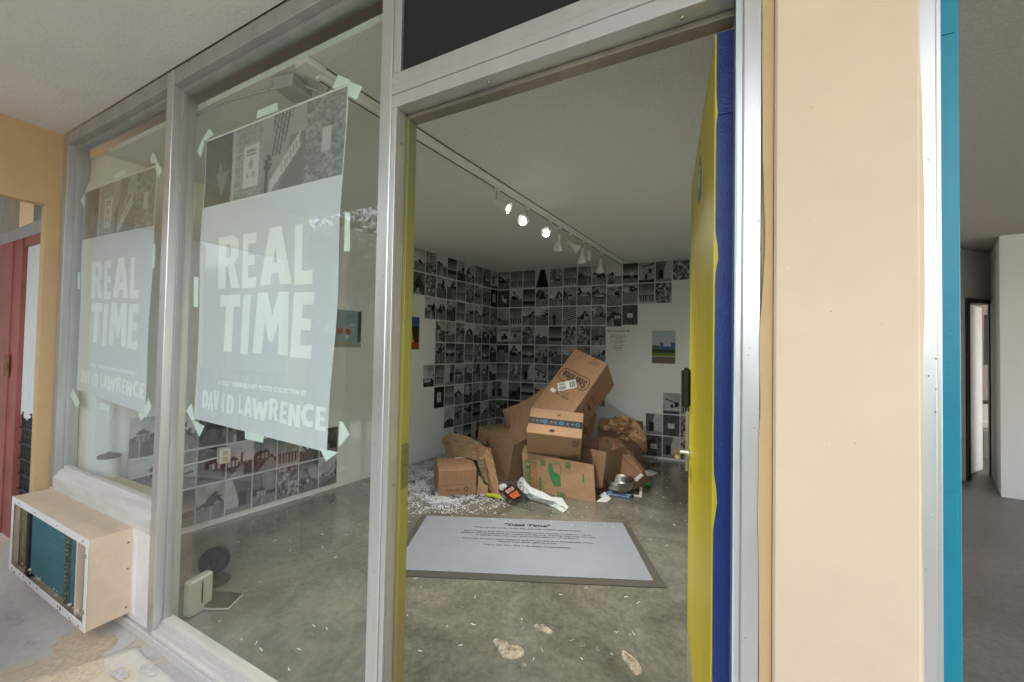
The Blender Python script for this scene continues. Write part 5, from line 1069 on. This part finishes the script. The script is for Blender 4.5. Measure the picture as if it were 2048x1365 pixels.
# bags on the floor in front
bgp = empty('plastic_bag', tuple(onZ(1080, 1000, 0)), 'white plastic bag stretched out in front of the moving box', 'bag')
def Zt(px, py, z): return onZ(px, py, z)
crushed('bag_film', [[Zt(1040, 956, .10), Zt(1046, 954, .13), Zt(1050, 962, .10)], [Zt(1034, 970, .05), Zt(1050, 972, .09), Zt(1062, 975, .08)], [Zt(1046, 988, .03), Zt(1062, 986, .075), Zt(1085, 984, .06)], [Zt(1062, 1000, .012), Zt(1085, 998, .06), Zt(1102, 994, .05)], [Zt(1090, 1008, .01), Zt(1108, 1003, .055), Zt(1124, 996, .04)], [Zt(1110, 1016, .006), Zt(1120, 1010, .03), Zt(1130, 1006, .02)], [Zt(1126, 1026, .004), Zt(1133, 1020, .01), Zt(1137, 1015, .01)]], M_bag, bgp, 21, .010, .001)
mb = MB()
for k, (x, y) in enumerate(((1037, 973), (1042, 982), (1038, 966))): a = Zt(x, y, .062+.02*(k == 2)); mb.panel([a, a+(.025, .004, .010), a+(.03, -.004, .004), a+(.014, -.006, -.004)], .001)
for k in range(3): a = Zt(1122+k*3, 1012+k*3, .03); mb.panel([a, a+(.018, .006, 0), a+(.021, 0, 0), a+(.003, -.006, 0)], .001)
mb.build('marking', M_ink, bgp)
cf = empty('clear_film', tuple(onZ(1070, 1012, 0)), 'clear plastic film lying in front of the white bag', 'plastic film')
crushed('film', [[Zt(1010, 990, .03), Zt(1040, 1000, .04), Zt(1080, 1008, .03), Zt(1115, 1018, .02)], [Zt(1015, 1002, .02), Zt(1045, 1010, .035), Zt(1080, 1016, .03), Zt(1122, 1026, .01)], [Zt(1030, 1014, .004), Zt(1060, 1018, .01), Zt(1090, 1024, .006), Zt(1125, 1031, .004)]], M_clear, cf, 23, .012, .001)
sb = empty('snack_bag', tuple(onZ(1022, 985, 0)), 'black and orange printed food bag left of the white bag', 'bag')
crushed('bag_film', [[Zt(1006, 982, .03), Zt(1014, 974, .06), Zt(1021, 968, .07)], [Zt(1016, 994, .03), Zt(1026, 984, .07), Zt(1034, 977, .07)], [Zt(1034, 999, .02), Zt(1042, 992, .05), Zt(1048, 987, .05)], [Zt(1050, 1007, .006), Zt(1056, 1003, .02), Zt(1062, 1002, .01)]], M_black, sb, 25, .006, .001)
mb = MB(); mo = [mat('salmon_print', (.55, .30, .20), .5), mat('flame_print', (.50, .10, .02), .5)]
for k in range(3): mb.panel([Zt(1010+k*5.2, 982-k*3.6, .086), Zt(1014+k*5.2, 979.5-k*3.6, .086), Zt(1019+k*4.8, 985.5-k*3.4, .086), Zt(1015+k*4.8, 988.5-k*3.4, .086)], .001, 0)
for k in range(4): mb.panel([Zt(1017+k*4.3, 990-k*2.6, .088), Zt(1020.5+k*4.3, 988-k*2.6, .088), Zt(1030+k*3.4, 997-k*1.6, .066), Zt(1026+k*3.4, 998-k*1.6, .066)], .001, 1)
mb.build('picture', mo, sb)
wb = crumple('white_carton_scrap', Zt(1006, 976, .035), (.05, .05, .035), 31, M_bag, 'white crumpled wrapper behind the black and orange bag', 'wrapper', 8, .3)
crumple('yellow_wrapper', Zt(986, 992, .02), (.095, .04, .022), 33, mat('lime_wrapper', (.42, .45, .03), .5), 'lime yellow wrapper squashed under the crushed carton', 'wrapper', 8, .3)
crumple('grey_cloth', Zt(1300, 921, .03), (.085, .06, .03), 35, mat('grey_green_cloth', (.26, .26, .20), .9), 'small grey cloth heap at the foot of the back wall', 'cloth', 10, .4)
crumple('yellow_scrap', Zt(1280, 917, .06), (.028, .03, .035), 36, mat('yellow_plastic', (.65, .48, .03), .5), 'bright yellow plastic scrap behind the tipped box', 'scrap', 6, .3)
def sheet(name, pts, label, m=M_paper, cat='paper', th=.0012, z=.004): return MB().panel([onZ(a, b, z) for a, b in pts], th).build(name, m, label=label, cat=cat)
sheet('paper_sheet', [(1192, 1004), (1214, 988), (1222, 998), (1213, 1005)], 'white paper sheet lying at the corner of the moving box')
sheet('paper_sheet', [(1288, 941), (1300, 940), (1317, 947), (1302, 952), (1290, 951)], 'pale paper sheet on the floor by the cable loop')
sheet('paper_sheet', [(1198, 992), (1209, 984), (1216, 988), (1206, 995)], 'small white scrap left of the steel bowl', z=.006)
MB().panel([onZ(1277, 995, 0), onZ(1283, 996, 0), onZ(1285, 981, .0)+(0, 0, .03), onZ(1279, 980, .0)+(0, 0, .03)], .004).build('white_card', M_paper, label='small upright white card in front of the green can', cat='card')
crumple('paper_scrap', Zt(1272, 992, .01), (.03, .02, .012), 41, M_paper, 'crumpled white paper scrap at the end of the blue carton', 'paper', 8, .5)
mb = MB(); c = onZ(1292, 952, .01); mb.tube([(c[0]+.06*math.cos(a)+.0, c[1]+.09*math.sin(a), .010+.006*math.sin(3*a)) for a in np.linspace(-2.2, 2.2, 20)], .004, 6); mb.build('red_cable', mat('dark_red_cable', (.20, .03, .03), .5), label='dark red cable loop lying by the tipped box', cat='cable')
# items inside the left window
cs = empty('coffee_canister', (0, 0, 0), 'white canister with dark brown lid standing on the ledge inside the window', 'canister')
c = np.array([-3.355, .150, .531]); cs.location = tuple(c)
MB().lathe(c, [(0, 0), (.048, 0), (.050, .004), (.050, .125), (.0, .125)], 28).build('body', M_white_plastic, cs, smooth=False)
lid = MB().lathe(c, [(.050, .1255), (.053, .126), (.054, .140), (.045, .146), (0, .148)], 28).build('lid', M_brown, cs)
MB().lathe(c+np.array([0, 0, .148]), [(0, 0), (.012, 0), (.012, .012), (0, .014)], 12).box(c[0]+.02, c[0]+.075, c[1]-.012, c[1]+.012, .668, .682, 0, .003).build('lid_tab', M_brown, lid)
mb = MB(); c = np.array([-3.39, .15, 0]); pts = []
for k in range(220): a = k*.75; pts.append((c[0]+.012*math.cos(a), .17+.012*math.sin(a), 1.03-k*.0021))
mb.tube(pts, .0032, 5); mb.build('coiled_cord', M_white_plastic, label='white coiled cord hanging inside the far left window', cat='cord')
mb = MB()
mb.tube([(c[0], .17, .57), (c[0]-.02, .2, .54), (c[0]+.03, .22, .54)], .006, 6)
bxx = onY(384, 1200, .0); sp0 = onZ(372, 1240, 0)
hb = empty('white_heater', (sp0[0], sp0[1], 0), 'white slotted box standing on the floor inside beside the mullion', 'heater')
MB().obox(sp0[0]-.02, sp0[1]+.06, .092, Rz(.2), (.05, .12, .18), 0, .010).build('body', M_beigep, hb)
MB().obox(sp0[0]+.006, sp0[1]+.065, .105, Rz(.2), (.004, .005, .11)).build('slot', M_black, hb)
fo = onZ(405, 1185, 0); fn_ = empty('black_fan', (fo[0], fo[1], 0), 'small round black desk fan on the floor inside the window', 'fan')
Rf = frame_from([.9, -.5, .1]); cF = np.array([fo[0]-.05, fo[1]+.08, .13])
mb = MB()
for rr_ in (.015, .03, .045, .06, .07): mb.lathe(cF, [(rr_-.002, .03), (rr_, .033), (rr_+.002, .03), (rr_, .027), (rr_-.002, .03)], 24, R=Rf)
mb.lathe(cF, [(0, -.03), (.04, -.03), (.073, -.01), (.076, .02), (.073, .03), (.070, .028)], 24, R=Rf); mb.build('cage', M_black, fn_)
MB().tube([cF, (cF[0], cF[1], .02)], .012, 8).lathe((cF[0], cF[1], 0), [(0, .002), (.08, .002), (.08, .014), (.02, .02), (0, .02)], 20).build('stand', M_black, fn_)
kb = onZ(440, 1196, .03); kbo = empty('closed_laptop', (kb[0], kb[1], 0), 'flat dark laptop lying on the floor inside the glass', 'laptop')
MB().obox(kb[0], kb[1], .020, Rz(.5)@Rabc(.05, .1, 0), (.16, .11, .016), 0, .003).build('body', M_black, kbo)
MB().obox(kb[0]-.0, kb[1], .008, Rz(.5), (.17, .12, .010), 0, .003).build('tray', M_alu2, kbo)
# ================================================================== PAPER SHREDS (uncountable)
def in_poly(x, y, P):
    c = False; n = len(P); j = n-1
    for i in range(n):
        if ((P[i][1] > y) != (P[j][1] > y)) and (x < (P[j][0]-P[i][0])*(y-P[i][1])/(P[j][1]-P[i][1])+P[i][0]): c = not c
        j = i
    return c
r = np.random.default_rng(77); mb = MB(); cnt = 0
def strip(x, y, z, L, wdt, a, lift):
    global cnt
    c, s = math.cos(a), math.sin(a); k = r.uniform(-.6, .6); vs = []
    for t_ in (-1, 0, 1):
        cx = x+c*L/2*t_-s*k*L*.3*(t_*t_); cy = y+s*L/2*t_+c*k*L*.3*(t_*t_); zz_ = z+lift*(1-t_*t_ if r.random() < .5 else t_*t_)
        vs += [(cx-s*wdt/2, cy+c*wdt/2, zz_), (cx+s*wdt/2, cy-c*wdt/2, zz_+r.uniform(-.001, .003))]
    mb.add(vs, [(0, 1, 3, 2), (2, 3, 5, 4)]); cnt += 1
dense = [(806, 936), (830, 926), (870, 908), (892, 905), (895, 950), (872, 990), (880, 1000), (905, 1012), (870, 1014), (806, 1000)]
tries = 0
while cnt < 7500 and tries < 200000:
    tries += 1; px = r.uniform(780, 1010); py = r.uniform(905, 1030)
    d = 1.0 if in_poly(px, py, dense) else math.exp(-max(0, (px-900))/60)*math.exp(-abs(py-1000)/14)*.8
    cl = math.sin(px*.13+py*.05)*math.sin(py*.31-px*.02)+math.sin(px*.05+1)*math.sin(py*.13+2)
    if 985 < py < 1000 and px < 870: d *= .25
    if r.random() > d*(.35+.45*cl+.25): continue
    p = onZ(px, py, 0); strip(p[0], p[1], .004+r.random()**2*.035*(d > .9), r.uniform(.012, .035), r.uniform(.0025, .005), r.uniform(0, 6.28), r.uniform(0, .008))
for k in range(170):   # stray bits over the floor
    px, py = (r.uniform(815, 1380), r.uniform(985, 1060)) if k < 80 else ((r.uniform(380, 1370), r.uniform(1040, 1360)) if k < 120 else ((r.uniform(420, 760), r.uniform(960, 1120)) if k < 150 else (r.uniform(1270, 1360), r.uniform(935, 1000))))
    p = onZ(px, py, 0); strip(p[0], p[1], .011, r.uniform(.012, .028), r.uniform(.0025, .004), r.uniform(0, 6.28), .003)
mb.build('paper_shreds', M_shred, kind='stuff', label='white shredded paper scattered over the gallery floor', origin=(-2.3, 2.5, 0))
# ================================================================== OUTSIDE, SEEN IN THE GLASS
rl = empty('walkway_railing', (-1, -1.78, -.045), 'dark slatted railing along the walkway edge', 'railing')
MB().box(-9, 5, -1.81, -1.75, 1.02, 1.06, 0, .004).build('top_rail', M_rail, rl); MB().box(-9, 5, -1.80, -1.76, .05, .09, 0, .004).build('bottom_rail', M_rail, rl)
for k in range(60): MB().box(-8.9+k*.235, -8.86+k*.235, -1.795, -1.765, .0905, 1.0195).build('baluster', M_rail, rl)
for x in (-9, -6.2, -3.4, 3.0): MB().box(x-.05, x+.05, -1.83, -1.73, -.045, 2.74, 0, .004).build('post', M_stucco2, rl)
def tree(x, y, h, rad, seed, label, n=5200):
    r = np.random.default_rng(seed); t = empty('tree', (x, y, -.3), label, 'tree', 'trees opposite the shopfront')
    mb = MB(); mb.tube([(x, y, -.3), (x+.1, y, h*.3), (x+.05, y+.1, h*.6), (x, y, h*.85)], [.22, .17, .11, .04], 10)
    cl = []
    for k in range(9):
        a = r.uniform(0, 6.28); z = h*r.uniform(.35, .8); e = np.array([x+rad*.7*math.cos(a), y+rad*.7*math.sin(a), z+r.uniform(.3, 1.2)]); mb.tube([(x, y, z*.75), tuple((np.array([x, y, z*.75])+e)/2+[0, 0, .2]), tuple(e)], [.09, .06, .02], 6); cl.append(e)
    mb.build('trunk', M_trunk, t)
    cl += [np.array([x+r.normal(0, rad*.45), y+r.normal(0, rad*.45), h*r.uniform(.5, 1.0)]) for _ in range(16)]
    P = np.array(cl)[r.integers(0, len(cl), n)]+r.normal(0, 1, (n, 3))*rad*.22; d1 = r.normal(0, 1, (n, 3)); d1 /= np.linalg.norm(d1, axis=1)[:, None]; d2 = np.cross(d1, r.normal(0, 1, (n, 3))); d2 /= np.linalg.norm(d2, axis=1)[:, None]; s = r.uniform(.05, .12, n)[:, None]
    vs = np.stack([P-d1*s, P+d2*s*.5, P+d1*s, P-d2*s*.5], 1).reshape(-1, 3); mb = MB(); mb.add(vs, [(4*i, 4*i+1, 4*i+2, 4*i+3) for i in range(n)]); mb.build('crown', M_leaf, t)
tree(-9.5, -7.5, 5.2, 2.2, 51, 'leafy tree reflected in the glass by the door post')
tree(-14.5, -9.5, 6.0, 2.6, 52, 'broad leafy tree reflected behind the nearer one')
tree(-22, -8.0, 6.5, 3.0, 53, 'leafy tree farthest along the street, reflected in left window')
tree(-5.0, -13, 6.0, 2.6, 54, 'leafy tree in front of the long pale building')
tree(-3.5, -6.5, 4.6, 2.2, 55, 'leafy tree straight behind the railing')
tree(-7.5, -10, 6.5, 2.8, 56, 'tall leafy tree between the pale building and the railing')
tree(-12.0, -6.2, 4.4, 2.4, 57, 'low leafy tree by the far end of the railing')
tree(-18.0, -11.5, 6.4, 3.0, 58, 'tall leafy tree standing near the far corner of the pale building')
tree(-30, -8.5, 6.5, 3.2, 59, 'leafy tree at the far left end of the hedge')
hg = empty('hedge', (-12, -5.4, -.3), 'long green hedge running beyond the walkway railing', 'hedge')
rh = np.random.default_rng(60); nh = 16000
P = np.stack([rh.uniform(-34, 6, nh), rh.uniform(-6.2, -4.8, nh), rh.uniform(-.3, 1, nh)**1*1.9+.2+.25*np.sin(rh.uniform(0, 40, nh))], 1)
P[:, 2] = rh.uniform(-.28, 1.75, nh)+.22*np.sin(P[:, 0]*1.7)*(P[:, 2] > 1)
d1 = rh.normal(0, 1, (nh, 3)); d1 /= np.linalg.norm(d1, axis=1)[:, None]; d2 = np.cross(d1, rh.normal(0, 1, (nh, 3))); d2 /= np.linalg.norm(d2, axis=1)[:, None]; sh = rh.uniform(.06, .13, nh)[:, None]
mb = MB(); mb.add(np.stack([P-d1*sh, P+d2*sh*.5, P+d1*sh, P-d2*sh*.5], 1).reshape(-1, 3), [(4*i, 4*i+1, 4*i+2, 4*i+3) for i in range(nh)]); mb.build('foliage', M_leaf, hg)
MB().box(-34, 6, -5.8, -5.3, -.3, 1.45).build('branches', mat('hedge_core', (.03, .045, .02), .95), hg)
hb_ = empty('street_building', (-16, -17, -.3), 'long pale low building with dark windows across the parking lot', 'building')
MB().box(-45, 14, -22, -17, -.3, 3.2).build('wall', M_wall2, hb_); MB().box(-46, 15, -22.5, -16.4, 3.2, 3.5).build('roof', M_rail, hb_)
for k in range(14): MB().box(-44+k*4, -42+k*4, -16.99, -16.95, .4, 2.3).build('window', M_dark, hb_)

MB().box(-14.0, -6.1, -3.3, -2.1, -.3, 9.0).build('reflection_blocker', mat('blocker_grey', (.22, .23, .24), .85, noise=.05, scale=1), label='grey block added beyond the railing to block bright reflections in the glass', cat='building')  # added block, keeps bright tree glints out of the window reflections
pt = empty('patio_table', (-2.95, -.75, -.045), 'low white patio table standing on the walkway beside the shop windows', 'table')
Rp = Rz(.35*-1)
MB().obox(-2.95, -.74, .442, Rp, (1.15, .42, .022), 0, .006).build('tabletop', M_white_paint, pt)
for sx in (-1, 1):
    a = np.array([-2.95, -.74, 0])+Rp@np.array([sx*.48, -.18, 0]); b = np.array([-2.95, -.74, 0])+Rp@np.array([sx*.48, .18, 0])
    MB().tube([(a[0], a[1], .43), (a[0], a[1], -.035), (b[0], b[1], -.035), (b[0], b[1], .43)], .009, 8).build('leg', M_chrome, pt)
cq = np.array([-3.05, -.80, 0]); MB().obox(cq[0], cq[1], .49, Rz(-.5), (.62, .30, .07), 0, .03).build('red_cushion', mat('red_fabric', (.50, .06, .04), .8, noise=.2, scale=12), label='flat red cushion lying on the low white patio table', cat='cushion')
